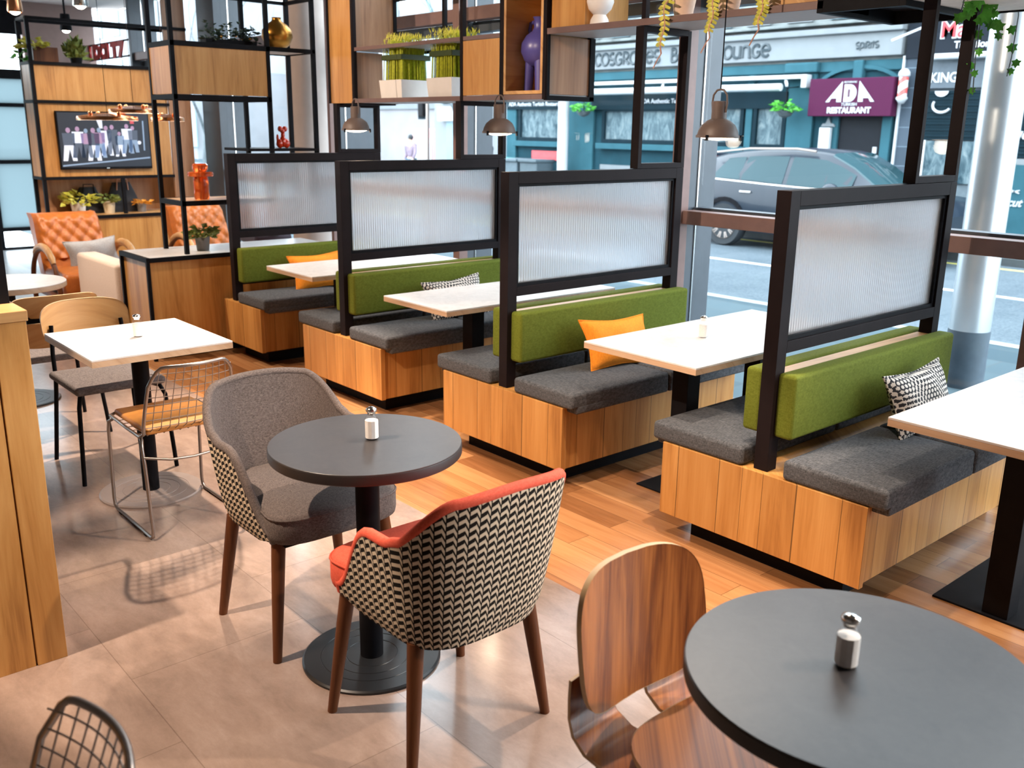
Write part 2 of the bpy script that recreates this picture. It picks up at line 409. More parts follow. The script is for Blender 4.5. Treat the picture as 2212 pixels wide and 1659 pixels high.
struct(B(EX,4.2,1.62,1.74,-.08,.10).obj('trim_31',m_mullg,smooth=0))
# end wall: glazed screen with frosted panes
struct(B(EX-.1,EX,.75,1.66,0,CZ).obj('wall_left',plain('brown_wall',(.30,.21,.19),.7,0,.05),smooth=0))
for i,z in enumerate((.27,1.16,1.89,2.28)):
    h={2.28:.12}.get(z,.05)
    struct(B(EX-.08,EX,-6.2,.75,z-h/2,z+h/2).obj('trim_%d'%(i+41),m_black,smooth=0))
struct(B(EX-.08,EX,-6.2,.75,-.05,.03).obj('trim_45',m_black,smooth=0))
struct(B(EX-.08,EX,-6.2,.75,2.78,CZ).obj('trim_46',m_black,smooth=0))
for i,y in enumerate((-4.6,-3.0,-1.4,.2)):
    struct(B(EX-.085,EX+.005,y-.03,y+.03,0,CZ).obj('trim_%d'%(i+51),m_black,smooth=0))
struct(B(EX-.045,EX-.035,-6.2,.75,.27,2.28).obj('window_11',m_frost,smooth=0))
struct(B(EX-.045,EX-.035,-6.2,.75,2.28,2.8).obj('window_12',m_win,smooth=0))
struct(B(EX-.045,EX-.035,-6.2,.75,.03,.27).obj('window_13',m_win,smooth=0))
# ================================================================ booths
D=1.5413; BW=.93; ZB=.102; ZT=.418
def bx(i): return -D*(4-i)
BL={1:'farthest, one-sided, beside the planter counter',2:'second from the lounge',3:'third from the lounge, orange cushion on it',4:'nearest to the camera'}
BOOTHLAB={1:'single-sided oak plank booth bench with green back beside the counter cabinet',
 2:'double-sided oak booth bench behind the grey armchair, second from the lounge',
 3:'double-sided oak booth bench with the leaning orange cushion and a bottle on its table',
 4:'double-sided oak booth bench with the patterned cushion, largest of the booths'}
meshcache={}
def booth(i):
    r=T('booth_bench',BOOTHLAB[i],'bench',(bx(i),0,0),0,'booth benches along the window')
    w=BW if i>1 else .59
    B(-w,0,0,.03,ZB,ZT).obj('end_panel',m_oakp,r,smooth=0,bevel=.0025)
    s=B(-.048,-.018,.03,1.37,ZB,ZT-.002).obj('side_panel',m_oakp,r,smooth=0)
    if i>1: B(-w+.018,-w+.048,.03,1.37,ZB,ZT-.002).obj('side_panel',m_oakp,r,smooth=0)
    B(-w+.03,-.03,.03,1.37,ZT-.03,ZT-.001).obj('seat_board',m_oak,r,smooth=0)
    B(-w+.10,-.113,.10,1.36,0,ZB).obj('plinth',m_black,r,smooth=0)
    def cush(x0,x1,y0,y1,lip):
        b=MB().pad(x0,x1,y0,y1,ZT,.497,.018,.006)
        if lip>0: b.pad(-.012,x1,y0+(.034 if y0<.1 else 0),y1,.392,.44,.012,0)
        else: b.pad(x0,-w+.012,y0+(.034 if y0<.1 else 0),y1,.392,.44,.012,0)
        return b.obj('seat_cushion',m_seat,r,smooth=50)
    cush(-.355,.062,0,.695,1); cush(-.355,.062,.703,1.37,1)
    if i>1: cush(-w-.062,-.535,0,.695,-1); cush(-w-.062,-.535,.703,1.37,-1)
    # back rests on a centre board
    MB().pad(-.442,-.362,.052,1.345,.555,.808,.016,.003).obj('back_cushion',m_green,r,smooth=50)
    if i>1: MB().pad(-.585,-.505,.052,1.345,.555,.808,.016,.003).obj('back_cushion',m_green,r,smooth=50)
    B(-.50,-.445,.095,1.262,.60,.80).obj('back_board',m_oakh,r,smooth=0)
    B(-.50,-.44,.088,1.264,.535,.60).obj('back_rail',m_black,r,smooth=0)
    return r
for i in (1,2,3,4): booth(i)
# partitions standing on the booths
PX0,PX1=-.4964,-.4357
PARTLAB={1:'ribbed glass screen in black frame on the farthest booth, next to the counter shelves',
 2:'ribbed glass screen in black frame on the booth second from the lounge',
 3:'ribbed glass screen in black frame directly left of the parked car',
 4:'ribbed glass screen in black frame hiding the front of the parked car'}
def ribmesh():
    y0,y1=.098,1.258; n=70; seg=8; N=n*seg; b=MB(); xf=-.462; xb=-.474; p=(y1-y0)/n; a=p*.09
    vs=[];fs=[]
    for k in range(N+1):
        y=lerp(y0,y1,k/N); x=xf+a*math.cos(2*PI*k/seg)
        vs+=[(x,y,.935),(x,y,1.43),(xb,y,.935),(xb,y,1.43)]
    for k in range(N):
        q=4*k; fs+=[(q,q+4,q+5,q+1),(q+2,q+3,q+7,q+6),(q+1,q+5,q+7,q+3),(q,q+2,q+6,q+4)]
    q=4*N; fs+=[(0,1,3,2),(q,q+2,q+3,q+1)]
    return b.add(vs,fs)
part0=None
for i in (1,2,3,4):
    if part0 is None:
        r=part0=T('glass_screen',PARTLAB[i],'partition',(bx(i),0,ZT),0,'ribbed glass screens on the booths')
        def z(b): b.v=[(x,y,zz-ZT) for x,y,zz in b.v]; return b
        z(B(PX0,PX1,.0266,.0876,ZT,1.482)).obj('post',m_brown,r,smooth=0,bevel=.0015)
        z(B(PX0,PX1,1.265,1.326,ZT,1.482)).obj('post',m_brown,r,smooth=0,bevel=.0015)
        z(B(PX0,PX1,.0876,1.265,1.426,1.4815)).obj('top_rail',m_brown,r,smooth=0,bevel=.0015)
        z(B(PX0,PX1,.0876,1.265,.88,.925)).obj('bottom_rail',m_brown,r,smooth=0,bevel=.0015)
        s=MB()
        for xx in (-.452,-.486):
            s.box(xx-.006,xx+.006,.0876,.104,.925,1.426); s.box(xx-.006,xx+.006,1.25,1.265,.925,1.426)
            s.box(xx-.006,xx+.006,.104,1.25,.925,.942); s.box(xx-.006,xx+.006,.104,1.25,1.412,1.426)
        z(s).obj('glazing_bead',m_black,r,smooth=0)
        z(ribmesh()).obj('ribbed_pane',m_rib,r,smooth=60)
    else: dup(part0,(bx(i),0,ZT),0,PARTLAB[i])
# booth tables
TC={1:(-4.197,.012,.63,.60),2:(-2.735,-.002,.60,1.30),3:(-1.156,.065,.645,1.30),4:(.33,.048,.645,1.35)}
TLAB={1:'white booth table in front of the half-hidden orange cushion, farthest back',2:'white booth table in front of the light patterned cushion, nothing on it',
 3:'white booth table with a bottle of salt on it, orange cushion behind',4:'white booth table cut off by the right edge of the photo'}
for i in (1,2,3,4):
    cx,y0,w,L=TC[i]; r=T('booth_table',TLAB[i],'table',(cx,0,0),0,'white tables between the booths')
    L=1.30
    B(-w/2,w/2,y0,y0+L,.737,.745).obj('table_top',m_white,r,smooth=0,bevel=.001)
    B(-w/2,w/2,y0,y0+L,.713,.7368).obj('edge_band',m_edge,r,smooth=0)
    for yy in (.42,.98): B(-.045,.045,yy-.045,yy+.045,.008,.713).obj('column',m_black,r,smooth=0,bevel=.002)
    B(-.22,.22,.36,1.04,0,.008).obj('floor_plate',m_black,r,smooth=0,bevel=.002)
    B(-.2,.2,.38,1.02,.70,.7125).obj('support_plate',m_black,r,smooth=0)
# scatter cushions
def pillow(name,mat,loc,rot,w,h,t,label,group,pipe=None):
    def P(u,v,sg):
        a=u*2-1;b=v*2-1
        f=max(0,(1-abs(a)**2.6)*(1-abs(b)**2.6))**.55
        pin=1-.13*(1-abs(b)**1.5)*(abs(a)**2) ; pin2=1-.16*(1-abs(a)**1.5)*(abs(b)**2)
        return (a*w/2*pin,b*h/2*pin2,sg*t/2*f+.004*math.sin(a*7+b*3)*f)
    b=MB(); n=18
    b.grid(lambda u,v:P(u,v,1),n,n); b.grid(lambda u,v:P(1-u,v,-1),n,n)
    o=b.obj(name,mat,smooth=80)
    o.location=loc; o.rotation_euler=rot; tag(o,label,'cushion',group)
    edge=[P(k/16,0,1) for k in range(16)]+[P(1,k/16,1) for k in range(16)]+[P(1-k/16,1,1) for k in range(16)]+[P(0,1-k/16,1) for k in range(16)]
    MB().tube(edge,.0045,6,closed=True).obj('piping',pipe or mat,o,smooth=60)
    return o
R=math.radians
gC='scatter cushions on the booth benches'
def lean(cx,cy,cz,spin,tilt):   # cushion plane leaning on a back rest that faces +x
    M=Matrix.Rotation(R(90),4,'Z')@Matrix.Rotation(R(90-tilt),4,'X')@Matrix.Rotation(R(spin),4,'Z')
    return (cx,cy,cz),M.to_euler()
l,e=lean(-.235,.80,.62,1,22); pillow('cushion',m_geo,l,e,.48,.27,.12,'black and white geometric patterned cushion on the nearest booth seat',gC)
l,e=lean(-1.775,.62,.612,-3,26); pillow('cushion',m_orange,l,e,.48,.27,.12,'bright orange piped cushion leaning beside the white table with the bottle',gC)
l,e=lean(-3.315,.74,.615,3,24); pillow('cushion',m_geo,l,e,.48,.27,.12,'light patterned cushion behind the empty white table, second booth from the lounge',gC)
l,e=lean(-4.86,.62,.616,2,24); pillow('cushion',m_orange,l,e,.48,.28,.12,'orange cushion half hidden behind the farthest white booth table',gC)
# salt bottles
def salt(x,y,label,z=.745,s=1.0):
    r=T('salt_bottle',label,'salt bottle',(x,y,z),random.random()*3,'glass salt bottles on tables')
    MB().lathe([(.019*s,0),(.0225*s,.004*s),(.0225*s,.06*s),(.021*s,.068*s),(.013*s,.078*s),(.0115*s,.084*s)],12).obj('bottle',m_bottle,r,smooth=30)
    MB().lathe([(.0165*s,.004*s),(.0205*s,.006*s),(.0205*s,.062*s),(.0,.064*s)],12).obj('salt_fill',m_salt,r,smooth=30)
    MB().lathe([(.012*s,.080*s),(.0125*s,.087*s),(.0165*s,.090*s),(.0175*s,.095*s),(.016*s,.100*s),(.008*s,.104*s),(0,.105*s)],16).obj('cap',m_chrome,r,smooth=50)
    return r
salt(-.895,-1.458,'salt bottle on the round dark table by the grey armchair')
salt(.738,-1.49,'salt bottle on the largest dark round table, casting a dark shadow')
salt(-1.191,.567,'salt bottle standing on the white booth table')
salt(-2.79,-1.492,'salt bottle on the square white table')
# ================================================================ pedestal tables
def base_disc(r,rad,mat,h=.012):
    o=MB().lathe([(rad,0),(rad,h*.6),(rad-.006,h),(rad*.74,h),(rad*.735,h-.0015),(rad*.725,h-.0015),(rad*.72,h),(rad*.56,h),(rad*.555,h-.0015),(rad*.545,h-.0015),(rad*.54,h),(rad*.38,h),(rad*.375,h-.0015),(rad*.365,h-.0015),(rad*.36,h),(0,h)],64).obj('base_disc',mat,r,smooth=20)
    return o
m_discbl=plain('black_base',(.012,.013,.015),.33,0,.1); m_discg=plain('grey_base',(.26,.21,.19),.4,0,.06)
def round_table(x,y,rad,label,z=.745,top=m_dark,disc=m_discbl,edge=m_darkedge,br=.225):
    r=T('round_table',label,'table',(x,y,0),0,'round pedestal tables')
    MB().lathe([(rad-.002,z-.004),(rad-.002,z-.001),(rad-.003,z),(0,z)],96).obj('table_top',top,r,smooth=30)
    MB().lathe([(0,z-.034),(rad-.003,z-.034),(rad,z-.031),(rad,z-.006),(rad-.001,z-.0035),(0,z-.0035)],96,cap=False).obj('edge',edge,r,smooth=30)
    MB().lathe([(.0375,.012),(.0375,z-.034)],32).obj('column',m_black,r,smooth=30)
    base_disc(r,br,disc); return r
round_table(-.885,-1.487,.297,'dark round table between the grey and the coral armchairs')
round_table(.763,-1.483,.315,'large dark round table cut off by the bottom edge, beside the walnut chair')
round_table(-4.78,-1.56,.33,'round white table by the divider, with wooden chair tucked against it',top=m_white,edge=m_edge)
r=T('square_table','square white table with a salt bottle, beside the wire chair','table',(-2.78,-1.5,0))
B(-.33,.33,-.305,.305,.737,.745).obj('table_top',m_white,r,smooth=0,bevel=.001)
B(-.33,.33,-.305,.305,.712,.7368).obj('edge_band',m_edge,r,smooth=0)
MB().lathe([(.0375,.012),(.0375,.712)],32).obj('column',m_black,r,smooth=30); base_disc(r,.23,m_discg)
# ================================================================ upholstered tub armchairs (front = +x)
def tub(loc,rz,inner,label):
    r=T('armchair',label,'armchair',loc,rz,'tub armchairs with herringbone shells')
    # plan path: front-left -> round the back -> front-right
    xf=.17; xs=-.085; hw=.265; xb=-.305
    path=[]
    for k in range(13): path.append((lerp(xf,xs,k/12),hw))
    for k in range(1,48):
        a=PI/2+PI*k/48; c,s_=math.cos(a),math.sin(a); e=.72
        path.append((xs+(xs-xb)*-abs(c)**e, hw*math.copysign(abs(s_)**e,s_)))
    for k in range(13): path.append((lerp(xs,xf,k/12),-hw))
    n=len(path)-1
    L=[0]
    for a,b in zip(path,path[1:]): L.append(L[-1]+math.dist(a,b))
    def sm(a,b,x): t=max(0,min(1,(x-a)/(b-a))); return t*t*(3-2*t)
    def topz(i):
        x,y=path[i]; ay=abs(y)
        if x>-.03: return lerp(.658,.43,sm(-.03,.17,x)**.9)
        m=abs(L[i]-L[-1]/2)
        t=sm(.165,.37,m)
        return lerp(.818-.012*(m/.16)**2 if m<.17 else .806,.662,t)
    def lowz(i):
        x,y=path[i]; return .372+.03*sm(.05,.17,x)
    def pos(i,k,off):   # k 0..1 up
        x,y=path[i]; z=lerp(lowz(i),topz(i),k); h=(z-.37)/.44
        fl=lerp(-.055,.012,min(1,max(0,h))**.55)+off
        # outward direction
        if i<=12: d=(0,1)
        elif i>=n-12: d=(0,-1)
        else:
            dx,dy=(x-xs)/(xs-xb)**1,y/hw; l=math.hypot(dx,dy) or 1; d=(dx/l,dy/l)
        lean_=-.03*max(0,h) if x<xs else 0
        return (x+d[0]*fl+lean_*(1 if d[0]<-.3 else 0),y+d[1]*fl,z)
    nv=14
    idx=lambda u:min(n,max(0,int(round(u*n))))
    b=MB()
    b.grid(lambda u,v:pos(idx(u),v**.8 if v>0 else 0,0),n,nv,uvf=lambda u,v:(L[idx(u)]-L[-1]/2+10,lerp(lowz(idx(u)),topz(idx(u)),v**.8)))
    # rounded underside
    def under(u,v):
        p=pos(idx(u),0,0); q=(p[0]*lerp(1,.25,v)-.0*v,p[1]*lerp(1,.25,v),p[2]-.018*math.sin(v*PI/2)); return q
    b.grid(lambda u,v:under(1-u,v),n,4,uvf=lambda u,v:(L[idx(1-u)]-L[-1]/2+10,.372-v*.1))
    lab(b.obj('outer_shell',m_herr,r,smooth=70),'black and cream herringbone shell')
    b=MB(); th=.028
    b.grid(lambda u,v:pos(idx(1-u),v,-th),n,nv)
    # front closing strips
    for s_ in (0,n):
        q=[pos(s_,k/nv,0) for k in range(nv+1)]; w=[pos(s_,k/nv,-th) for k in range(nv+1)]
        vs=q+w; fs=[(k,k+1,nv+2+k,nv+1+k) if s_==0 else (k,nv+1+k,nv+2+k,k+1) for k in range(nv)]; b.add(vs,fs)
    rim=[]
    for i in range(n+1):
        a=Vector(pos(i,1,0)); c=Vector(pos(i,1,-th)); rim.append((a+c)/2)
    b.tube(rim,.0155,10)
    for s_ in (0,n):
        b.tube([(Vector(pos(s_,k/nv,0))+Vector(pos(s_,k/nv,-th)))/2 for k in range(nv+1)],.0155,10)
    b.obj('inner_lining',inner,r,smooth=70)
    # seat cushion
    b=MB(); m=40
    def ring(sc,z,dx=0):
        o=[]
        for k in range(m):
            a=2*PI*k/m; c,s_=math.cos(a),math.sin(a); e=.42
            xx=.262*sc*math.copysign(abs(c)**e,c)+dx; o.append((xx,(.222+.026*max(0,min(1,(xx-.10)/.1)))*sc*math.copysign(abs(s_)**e,s_),z))
        return o
    rows=[ring(.95,.405),ring(.985,.412),ring(1,.43),ring(1,.487),ring(.985,.498),ring(.95,.504),ring(.6,.516),ring(.2,.519)]
    vs=[p for q in rows for p in q]; fs=[(j*m+k,j*m+(k+1)%m,(j+1)*m+(k+1)%m,(j+1)*m+k) for j in range(7) for k in range(m)]+[tuple(range(7*m,8*m)),tuple(range(m))[::-1]]
    b.add(vs,fs); sc=b.obj('seat_cushion',inner,r,smooth=60)
    MB().tube([(p[0],p[1],.492) for p in ring(.998,0)],.004,6,closed=True).obj('seat_piping',inner,sc,smooth=60)
    B(-.15,.20,-.19,.19,.385,.412).obj('seat_base',m_black,r,smooth=0)
    for sx,sy in ((1,1),(1,-1),(-1,1),(-1,-1)):
        t0=Vector((.165*sx,.195*sy,.41 if sx>0 else .38)); t1=Vector((.205*sx,.242*sy,0))
        MB().tube([t0,t0.lerp(t1,.5),t1],.02,16,rads=[.0235,.02,.0145]).obj('leg',m_leg,r,smooth=50)
    return r
tub((-1.255,-1.5,0),0,m_grey,'grey tweed tub armchair with its back to the square table')
tub((-.50,-1.5,0),PI,m_coral,'coral armchair with large black and cream herringbone shell facing the camera')
# ================================================================ walnut ply chair (front=+x)
r=T('walnut_chair','walnut plywood chair tucked beside the large dark round table','chair',(.455,-1.50,0))
def plate(fn,th,name,par,mat,ex=2.7,nr=12,nt=56):
    # superelliptic bent plywood panel: fn(a,b,off) with a,b in -1..1
    def ab(r,k):
        t=2*PI*k/nt; c,s=math.cos(t),math.sin(t); q=2/ex
        return r*math.copysign(abs(c)**q,c),r*math.copysign(abs(s)**q,s)
    bm=MB()
    for off,flip in ((0,0),(-th,1)):
        vs=[fn(0,0,off)]+[fn(*ab(j/nr,k),off) for j in range(1,nr+1) for k in range(nt)]
        fs=[(0,1+k,1+(k+1)%nt) for k in range(nt)]+[(1+j*nt+k,1+(j+1)*nt+k,1+(j+1)*nt+(k+1)%nt,1+j*nt+(k+1)%nt) for j in range(nr-1) for k in range(nt)]
        bm.add(vs,[f[::-1] for f in fs] if flip else fs)
    o=bm.obj(name,mat,par,smooth=60)
    e=MB(); vs=[fn(*ab(1.003,k),.0008) for k in range(nt)]+[fn(*ab(1.003,k),-th-.0008) for k in range(nt)]
    e.add(vs,[(k,nt+k,nt+(k+1)%nt,(k+1)%nt) for k in range(nt)]); lab(e.obj('ply_edge',m_ply,o,smooth=60),'pale plywood edge'); return o
def ply(fn,th,nu,nv,name,par,matf=m_wal):
    b=MB(); b.grid(lambda u,v:fn(u,v,0),nu,nv); b.grid(lambda u,v:fn(1-u,v,-th),nu,nv); o=b.obj(name,matf,par,smooth=60)
    e=MB(); per=[(k/nu,0) for k in range(nu)]+[(1,k/nv) for k in range(nv)]+[(1-k/nu,1) for k in range(nu)]+[(0,1-k/nv) for k in range(nv)]
    vs=[fn(u,v,.0008) for u,v in per]+[fn(u,v,-th-.0008) for u,v in per]; m=len(per)
    e.add(vs,[(k,m+k,m+(k+1)%m,(k+1)%m) for k in range(m)]); lab(e.obj('ply_edge',m_ply,o,smooth=60),'pale plywood edge'); return o
def wback(a,b,off):
    v=(b+1)/2; return (-.195-.05*v+.045*a*a+off,a*.208*(1-.10*max(0,v-.3)**1.5)*(1-.05*(1-v)**2),lerp(.455,.778,v))
plate(wback,.013,'backrest',r,m_wal,3.7)
def wseat(a,b,off):
    v=(b+1)/2; return (lerp(-.115,.28,v),a*.222*(1-.14*(1-v)**2),.452-.02*(1-a*a)*(1-v*.5)-.03*max(0,v-.8)*2+off+.012*(1-v)**2)
plate(wseat,.013,'seat',r,m_wal,2.9)
for sy in (1,-1):   # bent ply strips either side of the open lower back
    def strip(u,v,off,sy=sy):
        pts=[(-.240,.54),(-.236,.50),(-.228,.455),(-.208,.422),(-.165,.402),(-.10,.402),(-.02,.412)]
        f=v*(len(pts)-1); k=min(int(f),len(pts)-2); t=f-k
        x=lerp(pts[k][0],pts[k+1][0],t); z=lerp(pts[k][1],pts[k+1][1],t); y=sy*.125+(u*2-1)*lerp(.06,.085,v)
        return (x+off*.5+.020*(y/.208)**2*(1-v),y,z+off*.8*v)
    ply(strip,.014,6,30,'side_strip',r)
def wleg(pts,name): MB().tube(pts,.012,10).obj(name,m_leg,r,smooth=50)
for sy in (1,-1):
    wleg([(.14,.10*sy,.412),(.17,.16*sy,.36),(.20,.205*sy,0)],'leg'); wleg([(-.10,.09*sy,.404),(-.16,.15*sy,.34),(-.20,.20*sy,0)],'leg')
# ================================================================ wire chair (front=+x)
def wire_chair(loc,rz,label):
    r=T('wire_chair',label,'chair',loc,rz,'wire back chairs'); rr=.0075; hw=.195
    def bx_(u,v):   # back surface
        a=u*2-1; z=lerp(.475,.748,v); hwid=lerp(.192,.165,v**1.5)
        x=-.19-.075*v-.045*(1-a*a)*(.4+.6*v)
        return Vector((x,a*hwid,z+.0))
    top=[]
    for k in range(21):
        u=k/20; p=bx_(u,1); e=max(0,(abs(u*2-1)-.7)/.3); p.z-=.045*e**2.2; top.append(p)
    frame=[(.20,-hw,.445),(.0,-hw,.437),(-.15,-hw,.435),(-.185,-hw+.004,.455)]+[bx_(0,v) for v in (.1,.3,.5,.7)]+top+[bx_(1,v) for v in (.7,.5,.3,.1)]+[(-.185,hw-.004,.455),(-.15,hw,.435),(0,hw,.437),(.20,hw,.445)]
    frame+= [(.228,hw-.04,.447),(.235,0,.448),(.228,-hw+.04,.447)]
    MB().tube(frame,rr,10,closed=True).obj('frame',m_steel,r,smooth=50)
    w=MB(); nv=11
    def edge(u):
        e=max(0,(abs(u*2-1)-.7)/.3); return 1-.16*e**2.2
    for k in range(1,nv):
        u=k/nv; w.tube([(.05,lerp(-hw,hw,u),.43),(-.13,lerp(-hw,hw,u)*.98,.428)]+[bx_(u,v*edge(u)) for v in (0,.15,.35,.6,.8,1)],.002,5)
    for j in range(8):
        v=j/8+.02; w.tube([bx_(k/16,v) for k in range(17)],.002,5)
    for j in range(5):
        x=.15-j*.06; w.tube([(x,lerp(-hw,hw,k/8),.432-.008*math.sin(PI*k/8)) for k in range(9)],.002,5)
    lab(w.obj('wire_grid',m_steel,r,smooth=50),'welded wire grid')
    b=MB().pad(-.17,.215,-.175,.175,.440,.468,.012,.006); lab(b.obj('seat_pad',m_padtan,r,smooth=50),'tan seat pad')
    for sy in (1,-1):
        y=sy*.205
        MB().tube([(.175,sy*.19,.436),(.20,y,.42),(.215,y,.38),(.235,y,.05),(.228,y,.02),(.205,y,.009),(-.205,y,.009),(-.228,y,.02),(-.232,y,.05),(-.205,y,.33),(-.19,y,.39),(-.165,sy*.195,.425),(-.14,sy*.19,.43)],rr,10).obj('sled_leg',m_steel,r,smooth=50)
        g=MB()
        for xx in (.15,-.15): g.box(xx-.014,xx+.014,y-.008,y+.008,0,.006)
        g.obj('glide',m_black,r,smooth=0)
    MB().tube([(-.20,-.205,.36),(-.215,-.1,.335),(-.22,0,.33),(-.215,.1,.335),(-.20,.205,.36)],.006,8).obj('cross_bar',m_steel,r,smooth=50)
    return r
wire_chair((-2.44,-1.50,0),PI,'wire grid chair with tan seat pad pushed towards the square white table')
wire_chair((.09,-2.88,0),R(-88),'wire grid chair back poking into the bottom edge of the photo')
# ================================================================ beech-backed chairs (front=+x)
def beech_chair(loc,rz,label,slot=False):
    r=T('dining_chair',label,'chair',loc,rz,'beech back chairs with grey seats')
    def bk(a,b,off,z0=.60,z1=.81):
        v=(b+1)/2; return (-.215-.035*v-.055*(1-a*a)+off,a*.215,lerp(z0,z1,v))
    if slot:
        plate(lambda a,b,o:bk(a,b,o,.69,.81),.012,'backrest',r,m_oakh,4.0); plate(lambda a,b,o:bk(a,b,o,.53,.67),.012,'lower_backrest',r,m_oakh,5.0)
        B(-.262,-.236,-.15,.15,.66,.70).obj('back_strut',m_black,r,smooth=0)
    else: plate(bk,.012,'backrest',r,m_oakh,3.4)
    MB().pad(-.215,.225,-.215,.215,.435,.475,.019,.012,8).obj('seat',m_greyd,r,smooth=60)
    for sy in (1,-1):
        MB().tube([(.12,.15*sy,.432),(.19,.19*sy,.425),(.215,.205*sy,.38),(.235,.225*sy,0)],.0105,10).obj('leg',m_black,r,smooth=50)
        MB().tube([(-.235,.17*sy,.70),(-.225,.18*sy,.56),(-.20,.185*sy,.44),(-.205,.19*sy,.36),(-.245,.215*sy,0)],.0105,10).obj('leg',m_black,r,smooth=50)
    return r
beech_chair((-3.27,-1.50,0),0,'beech-backed chair with grey seat at the square white table')
beech_chair((-4.05,-1.56,0),PI,'beech-backed chair with slotted back behind the divider, at the round white table',True)
# ================================================================ divider (left edge)
r=T('divider_cabinet','tall oak divider cabinet cut off by the left edge of the photo','cabinet',(0,0,0))
B(-1.86,-1.535,-4.2,-2.275,.0,1.115).obj('body',m_oak,r,smooth=0)
B(-1.535,-1.52,-4.2,-2.345,.0,1.115).obj('side_panel',m_oak,r,smooth=0,bevel=.001)
B(-1.535,-1.517,-2.34,-2.25,.0,1.115).obj('corner_post',m_oak,r,smooth=0,bevel=.002)
B(-1.87,-1.512,-4.2,-2.245,1.116,1.148).obj('top_board',m_oakh,r,smooth=0,bevel=.002)
r=T('divider_screen','black framed glass screen on top of the divider cabinet at the left edge','partition',(0,0,1.148))
B(-1.72,-1.66,-2.315,-2.255,0,1.2).obj('post',m_black,r,smooth=0,bevel=.002)
B(-1.72,-1.66,-4.2,-2.315,0,.055).obj('bottom_rail',m_black,r,smooth=0); B(-1.72,-1.66,-4.2,-2.315,1.14,1.2).obj('top_rail',m_black,r,smooth=0)
B(-1.694,-1.686,-4.2,-2.315,.055,1.14).obj('pane',m_win,r,smooth=0)
# ================================================================ overhead shelf along the booths
y0,y1=.94,1.33; t=.028
r=T('overhead_shelf','long black framed overhead shelf with oak boxes above the booth screens','shelf',(0,0,0))
def fr(name,*boxes,mat=m_brown,par=None,bev=.001):
    b=MB()
    for q in boxes: b.box(*q)
    return b.obj(name,mat,par or r,smooth=0,bevel=bev)
def rect_frame(x,z0,z1,par):    # legs carrying the shelf from each screen
    return fr('support_frame',(x,x+.055,y0,y0+t,z0,z1),(x,x+.055,y1-t,y1,z0,z1),(x,x+.055,y0+t,y1-t,z0,z0+t),(x,x+.055,y0+t,y1-t,z1-t,z1),par=par)
for i,z1 in ((1,1.85),(2,1.85),(3,2.205),(4,3.1)): rect_frame(PX0+bx(i)+.003,1.483,z1,r)
for q_ in ((-4.83,-2.72,1.85,1.88),(-4.80,-3.10,2.215,2.24),(-2.72,-.95,2.207,2.24)):
    fr('shelf_board',(q_[0],q_[1],y0+.012,y1,q_[2]+.002,q_[3]-.001),mat=m_board); fr('shelf_edge',(q_[0],q_[1],y0,y0+.012,q_[2],q_[3]),mat=m_edgeb)
for x in (-5.17,-4.83,-3.525,-3.125,-2.745): fr('upright',(x,x+t,y0-.004,y0+t,1.85,3.1))
for x in (-4.83,-4.2,-2.745): fr('rear_upright',(x,x+t,y1-t,y1,1.85,3.1),mat=m_black)
fr('upright',(-2.0,-2.0+t,y0-.002,y0+t,2.24,3.1))
fr('rear_rail',(-4.8,-2.745,y1-t,y1,2.20,2.235),mat=m_black)
B(-5.142,-4.835,y0+.002,y0+.022,1.85,3.1).obj('front_panel',m_oak,r,smooth=0)
B(-5.142,-4.835,y0+.03,y1,1.84,1.86).obj('base_board',m_brown,r,smooth=0)
B(-4.832,-4.815,y0+t,y1-.13,1.88,2.21).obj('side_panel',m_oakd,r,smooth=0)
B(-4.832,-4.815,y0+t,y1-t,2.245,2.60).obj('side_panel',m_oakd,r,smooth=0)
B(-4.81,-4.20,y1-t+.004,y1-.004,2.585,2.61).obj('rear_rail',m_black,r,smooth=0)
d=B(-3.495,-3.13,y0-.002,y0+.018,1.882,2.212).obj('door_panel',m_oak,r,smooth=0,bevel=.002)
# oak lined cube for the vase
lx0,lx1=-3.095,-2.747
fr('oak_lining',(lx0,lx0+.02,y0-.003,y1-.02,1.882,3.0),(lx1-.02,lx1,y0-.003,y1-.02,1.882,3.0),(lx0+.02,lx1-.02,y0-.003,y1-.02,1.882,1.902),mat=m_oakh)
B(lx0+.02,lx1-.02,y1-.04,y1-.02,1.9,3.0).obj('back_panel',m_oak,r,smooth=0)
B(-2.722,-2.716,y0+.03,y1-.03,1.88,2.20).obj('end_panel',m_oakd,r,smooth=0)
fr('end_frame',(-2.735,-2.705,y1-t-.012,y1,1.85,2.207),(-2.735,-2.705,y0,y1,1.845,1.872),(-2.735,-2.705,y0,y0+.02,1.872,2.207),mat=m_black)
B(-2.70,-2.435,y0+.02,y1-.02,2.241,2.75).obj('oak_box',m_oak,r,smooth=0)
# light boxes right of the third frame
B(-1.17,-.98,y0+.005,y1,2.241,2.7).obj('oak_box',m_oakh,r,smooth=0)
fr('coffer',(-.98,-.95,y0,1.6,2.19,2.25),(-.60,-.57,y0,1.6,2.19,2.25),(-.95,-.60,y0,y0+.03,2.19,2.25),(-.95,-.60,1.57,1.6,2.19,2.25),mat=m_black)
B(-.95,-.60,y0+.03,1.57,2.248,2.256).obj('coffer_lid',m_brown,r,smooth=0)
B(-.57,.35,y0-.1,1.6,2.215,2.25).obj('lower_panel',m_potw,r,smooth=0)
fr('panel_edge',(-.575,.36,y0-.13,y0-.1,2.208,2.255),(-.575,.36,1.6,1.62,2.208,2.255),mat=m_black)
